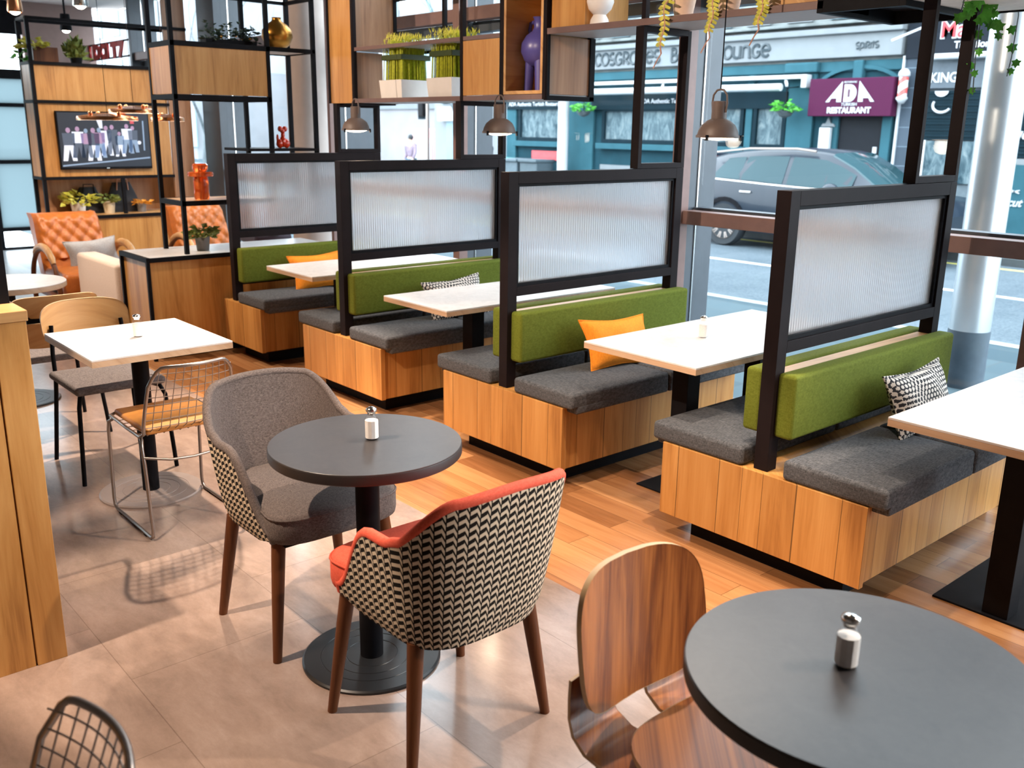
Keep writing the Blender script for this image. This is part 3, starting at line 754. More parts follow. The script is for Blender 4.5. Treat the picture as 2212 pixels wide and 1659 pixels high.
# ---- things on the shelf
def planter(x,label):
    q=T('grass_planter',label,'planter',(x,1.10,1.88),0,'square grass planters on the overhead shelf')
    b=MB(); w=.130; wt=.140; h=.122
    vs=[(-w,-w,0),(w,-w,0),(w,w,0),(-w,w,0),(-wt,-wt,h),(wt,-wt,h),(wt,wt,h),(-wt,wt,h)]
    vi=[(-wt+.015,-wt+.015,h),(wt-.015,-wt+.015,h),(wt-.015,wt-.015,h),(-wt+.015,wt-.015,h),(-wt+.015,-wt+.015,h-.03),(wt-.015,-wt+.015,h-.03),(wt-.015,wt-.015,h-.03),(-wt+.015,wt-.015,h-.03)]
    b.add(vs+vi,[(0,3,2,1),(0,1,5,4),(1,2,6,5),(2,3,7,6),(3,0,4,7),(4,5,9,8),(5,6,10,9),(6,7,11,10),(7,4,8,11),(8,9,13,12),(9,10,14,13),(10,11,15,14),(11,8,12,15),(12,13,14,15)])
    b.obj('planter_box',m_ceram,q,smooth=0)
    rn=random.Random(x); g=MB()
    for k in range(420):
        px,py=rn.uniform(-.118,.118),rn.uniform(-.118,.118); hh=rn.uniform(.36,.40); a=rn.uniform(-.02,.02); c=rn.uniform(-.02,.02)
        g.tube([(px,py,.09),(px*.95,py*.95,.27),(px+a,py+c,hh)],.0035,4,rads=[.0038,.0036,.0012])
    o=g.obj('grass_stems',m_reed,q,smooth=60); o['kind']='stuff'
    fl=MB()
    for k in range(260):
        px,py=rn.uniform(-.125,.125),rn.uniform(-.125,.125); hh=rn.uniform(.37,.42)
        fl.add([(px-.006,py,hh),(px+.006,py,hh),(px+rn.uniform(-.02,.02),py+rn.uniform(-.02,.02),hh+.03)],[(0,1,2)])
    o=fl.obj('flower_heads',m_leafy,q,smooth=0); o['kind']='stuff'
    s=MB(); 
    for a,bb in (((-.123,-.123),(.123,-.123)),((.123,-.123),(.123,.123)),((.123,.123),(-.123,.123)),((-.123,.123),(-.123,-.123))): s.bar((a[0],a[1],.275),(bb[0],bb[1],.275),.006,.034)
    s.obj('dark_band',m_reedd,q,smooth=0)
planter(-4.36,'white square planter of bound green grass, next to the oak side panel')
planter(-3.785,'white square planter of bound green grass, next to the oak door panel')
q=T('vase','violet blue round vase with a handle in the oak shelf cube','vase',(-2.975,1.12,1.902))
MB().lathe([(0,.14),(.05,.15),(.09,.18),(.112,.23),(.108,.28),(.08,.325),(.045,.35),(.035,.37),(.036,.42),(.043,.43),(.034,.43),(.028,.37)],28,cap=False).obj('body',m_blue,q,smooth=60)
for a in (200,320,80): MB().tube([(.06*math.cos(R(a)),.06*math.sin(R(a)),.18),(.075*math.cos(R(a)),.075*math.sin(R(a)),0)],.03,12,rads=[.032,.026]).obj('leg',m_blue,q,smooth=50)
MB().tube([(-.075,0,.325),(-.088,0,.36),(-.08,0,.40),(-.045,0,.405)],.012,8).obj('handle',m_blue,q,smooth=60)
q=T('stacked_vase','white sculptural vase of stacked bowls on the overhead shelf','vase',(-2.40,1.04,2.24))
for k in range(3):
    MB().lathe([(.055,.0),(.05,.03),(.035,.055)] if k==0 else [(.035,-.0),(.065,.03),(.078,.065),(.075,.085),(.03,.088)],20,c=(0,0,[0,.055,.14][k])).obj('bowl',m_ceram,q,smooth=50)
# ---- trailing succulents
def trailing(x,strands,label):
    q=T('trailing_succulent',label,'plant',(x,1.03,2.24),0,'trailing succulents on the overhead shelf')
    MB().lathe([(.045,0),(.065,.11),(.058,.11),(.045,.09)],20).obj('pot',m_potp,q,smooth=40)
    MB().lathe([(0,.088),(.052,.09)],16).obj('soil',m_soil,q,smooth=0)
    lf=MB(); st=MB(); rn=random.Random(x*9)
    for dx,ln in strands:
        pts=[(0,0,.10),(dx*.4,-.06,.135),(dx*.8,-.105,.07)]
        N=10
        for k in range(1,N+1): pts.append((dx-.02*k/N,-.115-.01*math.sin(k),.07-ln*k/N))
        st.tube(pts,.0045,6)
        for k in range(2,len(pts)-2):
            p=Vector(pts[k]); d=(Vector(pts[k+1])-p).normalized(); sc=.046*(1-.45*(k/len(pts)))
            for sd in (1,-1):
                side=Vector((1,.25*sd,0))*sd
                tip=p+side*sc*1.0+Vector((0,-.01,-.010)); a=p+Vector((0,0,.007)); b_=p+side*sc*.7+Vector((0,0,-.019)); m_=p+side*sc*.5+Vector((0,-.012,.002)); c_=p+Vector((0,0,-.009))
                lf.add([a,m_,tip,b_,c_,p+side*sc*.45+Vector((0,.01,-.01))],[(0,1,5),(1,2,5),(2,3,5),(3,4,5),(4,0,5),(0,4,1),(4,3,1),(3,2,1)])
        tip=Vector(pts[-1]); st.tube([tip,tip+Vector((-.02,-.005,-.03)),tip+Vector((-.04,-.01,-.07))],.0035,5)
        for k in range(14):
            a=rn.uniform(0,6.3); p=Vector((.035*math.cos(a),.035*math.sin(a)-.01,.12+rn.uniform(0,.03)))
            lf.add([p,p+Vector((.018,-.01,.012)),p+Vector((.03,-.03,-.005)),p+Vector((.005,-.025,.0))],[(0,1,2,3)])
    st.obj('stem',m_stem,q,smooth=60); lf.obj('leaves',m_leafy,q,smooth=0)
trailing(-1.80,[(-.02,.25)],'trailing succulent on the overhead shelf directly above the brown window post')
trailing(-1.52,[(.0,.19)],'trailing succulent on the overhead shelf above the sign letter between the posts and the cord')
trailing(-1.24,[(.0,.17)],'trailing succulent on the overhead shelf, right of the pendant cord')
# ---- ivy on the tall frame by the steel column
q=T('trailing_ivy','green ivy trailing down the tall black frame by the steel column','plant',(-.42,1.33,2.0))
iv=MB(); st=MB(); rn=random.Random(5)
def ivyleaf(p,s,nrm):
    o=[(0,-.9),(.35,-.55),(.95,-.5),(.6,.0),(.75,.55),(.3,.5),(0,1.1),(-.3,.5),(-.75,.55),(-.6,0),(-.95,-.5),(-.35,-.55)]
    n=Vector(nrm).normalized(); u=n.cross(Vector((0,0,1))).normalized(); v=u.cross(n); a=rn.uniform(-.6,.6)
    vs=[p+(u*(x*math.cos(a)-y*math.sin(a))-v*(x*math.sin(a)+y*math.cos(a)))*s+n*(.15*s*(1-abs(x))) for x,y in o]
    vs.append(p+n*s*.2); iv.add(vs,[(i,(i+1)%12,12) for i in range(12)])
camd=Vector((1.9,-4.3,-.2))
strands=[([(0,-.05,.5),(0,-.03,.2),(0,-.03,0),(0,-.01,-.14)],9),([(0,.02,.5),(0,.03,.24),(0,.10,.15),(0,.20,.10)],7),([(0,.05,.5),(0,.27,.36),(0,.34,.2),(0,.33,.02),(0,.31,-.06)],8),([(0,-.1,.5),(0,-.18,.3),(0,-.23,.12)],8),([(0,0,.5),(0,.06,.30),(0,.05,.12)],8)]
for pts,n in strands:
    st.tube(pts,.0025,5)
    for k in range(n):
        f=(k+.6)/n*(len(pts)-1); i=min(int(f),len(pts)-2); p=Vector(pts[i]).lerp(Vector(pts[i+1]),f-i)+Vector((rn.uniform(-.02,.02),rn.uniform(-.02,.02),rn.uniform(-.012,.012)))
        ivyleaf(p,rn.uniform(.018,.028),camd+Vector((rn.uniform(-1.2,1.2),rn.uniform(-1,1),rn.uniform(-1,1.5))))
for k in range(46): ivyleaf(Vector((rn.uniform(-.05,.05),rn.uniform(-.16,.10),rn.uniform(.15,.42))),rn.uniform(.022,.036),camd+Vector((rn.uniform(-2,2),rn.uniform(-1,1),rn.uniform(-1,2))))
st.obj('vine',m_bark,q,smooth=60); iv.obj('leaves',m_ivy,q,smooth=0)
# ---- pendants
def pendant(x,label):
    q=T('pendant_lamp',label,'lamp',(x,.60,1.655),0,'dome pendants over the booth tables'); s=.0965
    MB().lathe([(.093,.006),(.088,.03),(.075,.055),(.052,.074),(.034,.082),(.0335,.155),(.03,.158),(0,.158)],36,cap=False).obj('shade',m_pend,q,smooth=40)
    MB().lathe([(.0965,0),(.0975,.004),(.0965,.012),(.090,.012),(.090,0),(.0965,0)],36,cap=False).obj('rim',m_pend,q,smooth=30)
    lab(MB().lathe([(0,-.012),(.045,-.009),(.075,.0),(.089,.004)],32,cap=False).obj('diffuser',m_lamp,q,smooth=60),'glowing white diffuser')
    MB().tube([(-.036,0,.11),(-.041,0,.15),(-.036,0,.185),(-.018,0,.205),(0,0,.208),(.018,0,.205),(.036,0,.185),(.041,0,.15),(.036,0,.11)],.0045,8).obj('bracket',m_pend,q,smooth=50)
    MB().tube([(0,0,.205),(0,0,CZ-1.655)],.003,6).obj('cable',m_black,q,smooth=50)
    for a in (40,160,280):
        c=(.1*math.cos(R(a)),.1*math.sin(R(a))); B(c[0]-.005,c[0]+.005,c[1]-.005,c[1]+.005,-.012,.012).obj('clip',m_black,q,smooth=0)
    L=bpy.data.lights.new('pendant_glow','POINT'); L.energy=3; L.color=(1,.8,.6); L.shadow_soft_size=.05
    lo=bpy.data.objects.new('pendant_glow',L); COL.objects.link(lo); lo.location=(0,0,-.04); lo.parent=q
pendant(-4.25,'dome pendant lamp in front of the small black frame, farthest of the three')
pendant(-2.73,'dome pendant lamp below the violet vase, middle of the three')
pendant(-1.21,'dome pendant lamp above the parked car, largest of the three')
# ================================================================ counter cabinet with shelf frame (S1)
r=T('counter_cabinet','oak counter cabinet with black edges behind the farthest booth','cabinet',(0,0,0))
B(-5.78,-5.27,-.52,.97,.10,.722).obj('body',m_oak,r,smooth=0)
B(-5.74,-5.31,-.48,.97,0,.10).obj('plinth',m_black,r,smooth=0)
B(-5.79,-5.25,-.52,.97,.74,.757).obj('worktop',m_white,r,smooth=0)
fr('edge_frame',(-5.80,-5.245,-.545,-.52,.722,.757),(-5.27,-5.245,-.52,.97,.722,.755),(-5.80,-5.775,-.52,.97,.722,.755),(-5.27,-5.245,-.545,-.52,0,.722),(-5.80,-5.775,-.545,-.52,0,.722),mat=m_black,par=r)
r=T('shelf_frame','black open shelf frame with oak box standing on the counter cabinet','shelf',(0,0,.757))
r.location=(0,0,0)
X0,X1=-5.72,-5.29
for (x,y) in ((X1-.03,-.235),(X0,-.235),(X1-.03,.49),(X0,.49),(X1-.03,.875),(X0,.875)):
    fr('upright',(x,x+.03,y,y+.03,.757 if y<.4 else 1.14,3.0),mat=m_black,par=r)
def ring_(name,z,ya,yb,h=.035,par=None):
    return fr(name,(X1-.03,X1,ya,yb,z-h,z),(X0,X0+.03,ya,yb,z-h,z),(X0+.03,X1-.03,ya,ya+.03,z-h,z),(X0+.03,X1-.03,yb-.03,yb,z-h,z),mat=m_black,par=par or r)
for z in (2.245,1.885): ring_('rail_ring',z,-.2348,.52)
ring_('rail_ring',1.14,-.2348,.52); ring_('rail_ring',2.245,.52,.9,.03); ring_('rail_ring',2.62,-.2348,.9,.025)
B(X0+.035,X1-.035,-.2,.49,1.90,2.205).obj('box_core',m_oak,r,smooth=0)
B(X1-.02,X1-.006,-.205,.49,1.888,2.21).obj('box_front',m_oak,r,smooth=0); B(X0+.03,X1-.03,-.23,-.215,1.888,2.21).obj('box_side',m_oak,r,smooth=0)
B(X0+.03,X1-.03,-.205,.49,1.118,1.138).obj('inner_shelf',m_oakh,r,smooth=0)
B(X0+.03,X1-.03,.52,.87,2.222,2.240).obj('white_shelf',m_potw,r,smooth=0)
fr('tray',(X0+.02,X1+.01,.30,.90,1.49,1.51),mat=m_brown,par=r)
fr('tray_leg',(X1-.03,X1,.30,.32,1.51,1.85),mat=m_black,par=r)
# things on it
q=T('vase','round gold vase with short neck on the black shelf frame','vase',(-5.47,.68,2.245))
MB().lathe([(.05,0),(.09,.03),(.118,.085),(.112,.135),(.08,.175),(.04,.20),(.032,.215),(.036,.228),(.026,.228)],32).obj('body',m_gold,q,smooth=60)
q=T('figurine','small glossy red balloon-like figurine on the black tray','figurine',(-5.42,.66,1.51))
b=MB()
for c,s in (((-.0,-.028,.035),(.022,.03,.036)),((0,.028,.035),(.022,.03,.036)),((0,0,.05),(.024,.026,.045)),((0,.0,.10),(.018,.016,.03)),((0,-.02,.145),(.02,.02,.022)),((0,.02,.145),(.02,.02,.022)),((0,0,.128),(.02,.02,.02)),((0,-.045,.075),(.012,.01,.03))): b.ball(c,*s)
b.obj('body',m_redc,q,smooth=80)
q=T('vase','amber glass bottle vase with flanged neck on the inner shelf','vase',(-5.46,-.01,1.138))
MB().lathe([(.05,0),(.055,.01),(.055,.15),(.05,.165),(.09,.17),(.095,.185),(.09,.20),(.045,.205),(.055,.22),(.057,.25),(.045,.262),(.03,.262)],24).obj('body',m_amber,q,smooth=40)
def bush(par,n,rad,h,mat,z0,seed,size=.03,name='foliage',up=.6):
    rn=random.Random(seed); b=MB()
    for k in range(n):
        a=rn.uniform(0,6.283); rr=rad*rn.random()**.6; zz=z0+h*rn.random()*(1-.5*rr/rad); p=Vector((rr*math.cos(a),rr*math.sin(a),zz))
        d=Vector((math.cos(a+rn.uniform(-.5,.5)),math.sin(a+rn.uniform(-.5,.5)),rn.uniform(-.4,up))).normalized(); s=size*rn.uniform(.7,1.3)
        w=d.cross(Vector((rn.uniform(-1,1),rn.uniform(-1,1),1))).normalized()*s*.42; nn=w.cross(d).normalized()*s*.15
        b.add([p,p+d*s*.5+w+nn,p+d*s*1.25,p+d*s*.5-w+nn,p+d*s*.6-nn],[(0,1,4),(1,2,4),(2,3,4),(3,0,4)])
    o=b.obj(name,mat,par,smooth=0); return o
def potplant(x,y,z,pr,ph,mat,leaf,label,n=70,rad=.11,h=.1,size=.045,seed=1,name='potted_plant'):
    q=T(name,label,'plant',(x,y,z),0)
    MB().lathe([(pr*.8,0),(pr,ph),(pr*.9,ph),(pr*.85,ph*.9)],20).obj('pot',mat,q,smooth=40)
    MB().lathe([(0,ph*.88),(pr*.86,ph*.9)],14).obj('soil',m_soil,q,smooth=0)
    bush(q,n,rad,h,leaf,ph*.9,seed,size); return q
potplant(-5.45,-.035,.757,.056,.105,m_potg,m_herb,'potted plant in a grey pot on the counter cabinet',90,.10,.10,.05,3)
q=T('planter_trough','dark leafy plants in a low row on the oak box of the shelf frame','plant',(-5.5,.30,2.246))
B(-.05,.05,-.20,.20,0,.04).obj('trough',m_black,q,smooth=0)
for k,yy in enumerate((-.15,-.02,.10,.18)):
    o=bush(q,60,.05,.15,m_dkleaf,.03,20+k,.03); o.location=(0,yy,0)
bush(q,10,.16,.02,m_orgfl,.05,40,.025,'orange_blooms')
# ================================================================ television wall (S2)
r=T('television_wall','black framed oak wall unit holding the television in the lounge','wall unit',(0,0,0))
U0,U1=-9.15,-8.8; ya,yb=-.22,1.36
B(U1-.05,U1-.02,ya+.03,yb-.25,1.14,2.235).obj('back_panel',wood('oak_wall_unit',*OAK,axis='z',plank=.33,seam=.006),r,smooth=0)
B(U0+.02,U1-.05,ya+.005,ya+.025,1.14,2.235).obj('side_panel',m_oak,r,smooth=0)
B(U1-.04,U1-.01,yb-.24,yb,.76,3.1).obj('tall_panel',m_oakd,r,smooth=0)
for (x,y,z0) in ((U1-.03,ya,.757),(U0,ya,.757),(U0,yb-.03,.757),(U1-.03,.55,.757)):
    fr('upright',(x,x+.035,y,y+.035,z0,2.66 if y<.5 else (1.14 if y<.6 else 2.66)),mat=m_black,par=r)
for z in (1.15,1.89,2.25): fr('rail_ring',(U1-.02,U1+.01,ya,yb-.24,z-.03,z),(U0,U1-.02,ya-.002,ya+.03,z-.03,z),(U0,U0+.03,ya,yb,z-.03,z),mat=m_black,par=r)
for xx in (U1-.02,U0): fr('top_rail',(xx,xx+.03,ya,yb,2.63,2.66),mat=m_black,par=r)
fr('top_rail',(U0,U1,ya,ya+.03,2.63,2.66),mat=m_black,par=r)
fr('lower_back',(U0,U0+.02,ya,yb,.76,1.14),mat=m_oakd,par=r)
r=T('lounge_counter','long oak counter under the television with black edge','cabinet',(0,0,0))
B(-9.17,-8.76,-.1,1.62,0,.725).obj('body',m_oak,r,smooth=0); B(-9.18,-8.75,-.11,1.62,.725,.757).obj('worktop',m_oakh,r,smooth=0)
fr('worktop_edge',(-8.751,-8.742,-.11,1.62,.722,.757),mat=m_black,par=r)
# television
r=T('television','flat television showing a crowd scene on the oak wall unit','television',(U1+.02,.42,1.505))
B(-.03,.0,-.46,.46,-.285,.285).obj('bezel',m_black,r,smooth=0,bevel=.003)
m_scr=NT('screen_image')
scr=B(0,.004,-.447,.447,-.262,.272).obj('screen',emit('screen_dark',(.010,.015,.025),.6),r,smooth=0)
pics={'a':(.55,.62,.75),'b':(.30,.20,.32),'c':(.06,.08,.12),'d':(.18,.26,.38),'e':(.45,.06,.08)}
pk=list(pics); pm=[emit('screen_tone_'+k,c,.45) for k,c in pics.items()]
def flat(nm,*polys):
    b=MB()
    for k,q,h in polys: b.m=pk.index(k); b.prism(q,h,h+.0006,'x')
    b.obj(nm,pm,scr,smooth=0)
def person2d(y,z,h,top,leg):
    w=h*.16
    flat('screen_figure',(leg,[(y-w*1.3,z),(y-w*.5,z),(y,z+h*.35),(y+w*.4,z),(y+w*1.2,z),(y+w*.9,z+h*.45),(y-w*.9,z+h*.45)],.0042),(top,[(y-w,z+h*.45),(y+w,z+h*.45),(y+w*1.1,z+h*.8),(y-w*1.1,z+h*.8)],.0042),
      ('b' if top!='b' else 'd',[(y+.42*w*math.cos(k*PI/4),z+h*.88+.5*w*math.sin(k*PI/4)) for k in range(8)],.0042))
for (y,z,h,a,l) in ((-.36,-.2,.34,'c','a'),(-.27,-.17,.32,'a','c'),(-.19,-.17,.30,'b','c'),(-.12,-.2,.34,'c','a'),(-.06,-.17,.31,'b','d'),(.01,-.15,.31,'a','a'),(.07,-.14,.31,'c','c'),(.14,-.16,.26,'d','a'),(.22,-.13,.31,'a','d'),(.28,-.12,.28,'c','d')): person2d(y,z,h,a,l)
flat('screen_kerb',('d',[(-.44,-.255),(.44,-.18),(.44,-.165),(-.44,-.24)],.0041)); flat('screen_post',('d',[(.38,-.1),(.395,-.1),(.40,.2),(.385,.2)],.0041))
flat('screen_disc',('a',[(.34+.02*math.cos(k*PI/5),-.02+.02*math.sin(k*PI/5)) for k in range(10)],.0041)); flat('screen_shine',('a',[(-.05,.12),(-.02,.12),(-.02,.22),(-.08,.22)],.0040))
flat('screen_cap',('e',[(.26,.17),(.30,.17),(.30,.2),(.26,.2)],.0049))
B(.0,.003,-.015,.015,-.278,-.27).obj('badge',m_chrome,r,smooth=0)
potplant(-8.93,.13,.757,.075,.12,m_potw,m_leafy,'bushy plant in a white pot on the lounge counter',70,.15,.13,.07,11)
potplant(-8.93,.44,.757,.062,.12,m_potc,m_herb,'small plant in a cream pot, middle of the lounge counter',50,.09,.1,.05,12)
potplant(-8.93,.78,.757,.05,.09,m_potg,m_orgfl,'orange plant in a dark pot on the lounge counter',50,.08,.05,.045,13)
for k,(yy,s,lb) in enumerate(((.27,1.0,'black slumped bag on the lounge counter behind the cream pot'),(.62,1.15,'black slumped bag on the lounge counter behind the dark pot'))):
    q=T('bag',lb,'bag',(-9.04,yy,.757),0,'black bags on the lounge counter')
    MB().grid(lambda u,v:(.05*math.cos(2*PI*u)*(1-v*.5),.15*s*math.sin(2*PI*u)*(1-.75*max(0,v-.4)),.27*s*v),20,8).obj('body',plain('black_canvas',(.012,.012,.016),.7),q,smooth=60)
    MB().tube([(.03,-.06,.2*s),(.04,-.05,.30*s),(.04,.05,.30*s),(.03,.06,.2*s)],.006,6).obj('handle',m_stem if k else m_black,q,smooth=60)
q=T('box_planter','trailing plant in a brown wooden box on top of the television unit','plant',(-8.97,-.12,2.25))
B(-.08,.08,-.03,.20,0,.14).obj('wooden_box',m_leg,q,smooth=0); bush(q,60,.13,.12,m_leafy,.12,31,.06); 
o=bush(q,24,.07,.1,m_ivy,-.0,32,.05,'trailing_leaves'); o.location=(.05,-.12,0)
q=T('fern','dark green spiky fern on top of the television unit','plant',(-8.97,.27,2.25)); MB().lathe([(.05,0),(.06,.06),(.05,.06)],14).obj('pot',m_black,q,smooth=40); bush(q,90,.055,.16,m_herb,.04,33,.08,up=2.2)
# copper ring pendants
def copper(y,z,rad,label):
    q=T('ring_pendant',label,'lamp',(-6.8,y,z),0,'copper disc pendants in the lounge')
    MB().lathe([(rad*.86,-.012),(rad,-.012),(rad,.0),(rad*.97,.018),(rad*.5,.036),(.03,.045),(0,.045)],40,cap=False).obj('disc',m_copper,q,smooth=40)
    MB().lathe([(rad*.86,-.013),(rad*.985,-.013)],40,cap=False).obj('light_ring',m_lamp,q,smooth=0)
    for a in (20,100,190,280):
        MB().ball((rad*.6*math.cos(R(a)),rad*.6*math.sin(R(a)),.043),.018,n=10,m=6).obj('knob',m_copper,q,smooth=60)
    MB().tube([(0,0,.045),(0,0,CZ-z)],.0025,5).obj('cable',m_brown,q,smooth=50)
copper(-.20,1.715,.24,'copper disc pendant before the television, lowest on the left side of it')
copper(.02,1.775,.20,'copper disc pendant before the television, topmost of the three')
copper(.30,1.715,.14,'smallest copper disc pendant, in front of the oak panel beside the television')
# ceiling spots
def spotfix(x,y,z,label,col):
    q=T('ceiling_spot',label,'lamp',(x,y,z),0,'ceiling spots in the lounge')
    MB().lathe([(.0,.2),(.055,.2),(.07,.02),(.062,.0)],20,cap=False).obj('housing',col,q,smooth=40)
    MB().ball((0,0,.03),.055,n=14,m=8).obj('bulb',emit('bulb_glow',(1,.9,.78),14),q,smooth=60)
    MB().tube([(0,0,.2),(0,0,(LZ if x<-8.2 else CZ)-z)],.012,8).obj('stem',m_black,q,smooth=50)
spotfix(-9.0,-.24,2.70,'glowing ceiling spot with tan shade above the television unit corner',m_copper)
spotfix(-8.2,.12,2.72,'brightest ceiling spot at the top edge above the television',m_chrome)
q=spotfix(-11.6,1.0,2.78,'small distant ceiling spot beside the dark window post',m_black)
# red window letters seen from behind
q=T('window_sign','red sign letters on a dark rail in the window beyond the television unit','sign',(0,1.58,0))
B(-12.95,-11.08,-.008,.008,2.68,2.70).obj('rail',m_black,q,smooth=0); B(-12.95,-11.08,-.008,.008,2.49,2.51).obj('rail',m_black,q,smooth=0)
mr=plain('sign_red',(.35,.012,.012),.4)
lx=-12.85
for ch in ('I','I','D','O','I','T','7'):
    t_=text(ch,'lettering',mr,q,lx,0,2.512,.235,.01,sx=1.45,bold=.02); lx+=.255 if ch!='I' else .2
# ================================================================ lounge seats
def lounge(loc,rz,label,cushion=True,teal=False):
    r=T('lounge_chair',label,'armchair',loc,rz,'tan leather lounge chairs')
    def back(u,v,o):
        a=u*2-1; w=.29*(1-.10*max(0,v-.6)); x=-.20-.24*v+o; z=.36+.52*v
        tuft=.014*(abs(math.sin(PI*(u*5+v*4)))+abs(math.sin(PI*(u*5-v*4)))) if v>.25 and abs(a)<.93 else 0
        e=max(0,(abs(a)-.8)/.2)**2*.06+max(0,(v-.88)/.12)**2*.05
        return (x+tuft-e,a*w,z)
    b=MB(); b.grid(lambda u,v:back(u,v,.05),50,40); b.grid(lambda u,v:(lambda p:(p[0]-.0,p[1],p[2]))((back(1-u,v,-.09)[0],back(1-u,v,0)[1],back(1-u,v,0)[2])),20,10)
    n=20; top=[back(k/n,1,.05) for k in range(n+1)]; bk=[(back(k/n,1,-.09)) for k in range(n+1)]
    b.add(top+bk,[(k,k+1,n+2+k,n+1+k) for k in range(n)])
    for u in (0,1):
        a=[back(u,k/n,.05) for k in range(n+1)]; c=[back(u,k/n,-.09) for k in range(n+1)]
        b.add(a+c,[(k,k+1,n+2+k,n+1+k) for k in range(n)])
    b.obj('backrest',m_tan,r,smooth=50)
    MB().pad(-.24,.34,-.29,.29,.24,.43,.05,.02,6).obj('seat',m_teal if teal else m_tan,r,smooth=60)
    for sy in (1,-1):
        y=sy*.345; pts=[]
        for k in range(21):
            a=lerp(185,-20,k/20); pts.append((.02+.40*math.cos(R(a))*(1 if a>90 else .95),y,.26+.36*max(-.6,math.sin(R(a)))))
        b=MB()
        b.tube([(-.36,y,.0)]+pts[1:]+[(.40,y,.02)],.022,8); o=b.obj('side_hoop',m_leg if sy<0 else m_oakh,r,smooth=60)
        MB().tube([(p[0],p[1],p[2]+.02) for p in pts[5:15]],.026,8,rads=[.018]+[.03]*8+[.018]).obj('armrest',m_oakh,r,smooth=60)
    B(-.25,.25,-.335,.335,.20,.225).obj('cross_rail',m_leg,r,smooth=0)
    return r
lounge((-7.35,-.33,0),0,'tan tufted lounge chair with bentwood arms and a grey cushion')
l,e=lean(-7.40,-.24,.54,4,22); pillow('cushion',m_cgrey,l,e,.46,.28,.11,'light grey cushion on the tan lounge chair','lounge cushions')
lounge((-7.55,.98,0),0,'tan tufted lounge chair half hidden behind the counter cabinet, teal seat',teal=True)
r=T('sofa','low beige upholstered sofa end beside the counter cabinet','sofa',(0,0,0))
MB().pad(-6.95,-6.0,-.52,-.345,.06,.62,.03,.0).obj('arm',m_beige,r,smooth=60)
MB().pad(-6.93,-6.18,-.34,.55,.06,.42,.03,.02).obj('seat',m_beige,r,smooth=60)
MB().pad(-6.17,-6.0,-.34,.55,.06,.62,.03,.0).obj('backrest',m_beige,r,smooth=60)
for p in ((-6.9,-.45),(-6.06,-.45),(-6.9,.5),(-6.06,.5)): B(p[0]-.02,p[0]+.02,p[1]-.02,p[1]+.02,0,.065).obj('leg',m_black,r,smooth=0)
# dark bar stool glimpsed through the far screen
r=T('bar_stool','dark bar stool standing behind the farthest ribbed screen','stool',(-6.45,.98,0))
MB().grid(lambda u,v:(.17*math.cos(PI*(u-.5)+PI*.0)*1.0,.2*math.sin(PI*(u-.5)),.72+.34*v),16,6).obj('backrest',plain('black_vinyl',(.02,.018,.022),.5),r,smooth=60)
MB().pad(-.17,.17,-.18,.18,.66,.74,.03,.01).obj('seat',plain('plum_vinyl',(.05,.03,.05),.5),r,smooth=60)
for sx in (1,-1):
    for sy in (1,-1): MB().tube([(.12*sx,.13*sy,.66),(.18*sx,.18*sy,0)],.012,8).obj('leg',m_black,r,smooth=50)
# round plaster column
struct(MB().lathe([(.165,0),(.165,CZ)],40,c=(-5.93,1.17,0)).obj('column',m_concrete,smooth=30))
# ================================================================ street
EF=.62
def ec(c): return tuple(q*EF for q in c)
RZ=-.24; KY=12.05; PVZ=-.13; FY=15.0
def asphalt():
    t=NT('wet_asphalt'); o=t.obj(); f=t.noise(o,30,6,.8); g=t.noise(o,.6,4)
    t.set(Base_Color=t.ramp(t.math('ADD',t.math('MULTIPLY',f,.7),t.math('MULTIPLY',g,.4)),[(.4,ec((.07,.10,.125))),(.7,ec((.20,.245,.28)))]),Roughness=.8,Specular_IOR_Level=.12); t.bump(f,.3,.01); return t.m
m_asph=asphalt()
def slabs(name,a,b,w=.6,h=.45):
    t=NT(name); o=t.obj()
    br=t.n('ShaderNodeTexBrick',offset=.5,i_Vector=o,i_Color1=(*ec(a),1),i_Color2=(*ec(b),1),i_Mortar=(.06,.08,.09,1),i_Scale=1.0,i_Mortar_Size=.008,i_Brick_Width=w,i_Row_Height=h)
    t.set(Base_Color=br.outputs['Color'],Roughness=.7,Specular_IOR_Level=.12); return t.m
m_slab=slabs('paving_slabs',(.06,.10,.125),(.10,.15,.175))
struct(B(-70,30,5.7,KY,RZ-.1,RZ).obj('road',m_asph,smooth=0))
struct(B(-70,30,1.80,5.55,RZ-.1,-.10).obj('pavement',m_slab,smooth=0))
struct(B(-70,30,5.55,5.7,RZ-.1,-.095).obj('kerb',plain('kerb_stone',(.24,.28,.30),.8),smooth=0))
struct(B(-70,30,KY+.15,24,RZ-.1,PVZ).obj('pavement',m_slab,smooth=0))
struct(B(-70,30,KY,KY+.15,RZ-.1,PVZ+.003).obj('kerb',plain('kerb_dark',(.05,.06,.065),.8),smooth=0))
m_wline=plain('road_white',(.75,.78,.80),.7,0,.08,30); m_yline=plain('road_yellow',(.70,.66,.16),.7,0,.08,30)
x=-30
for k in range(11):
    if -9.8<x+1<0 or k%1==0:
        o=B(x,x+2.4,9.03,9.15,RZ,RZ+.004).obj('lane_marking',m_wline,smooth=0); struct(o)
    x+=3.1
struct(B(-70,30,11.62,11.72,RZ,RZ+.004).obj('kerb_marking',m_yline,smooth=0))
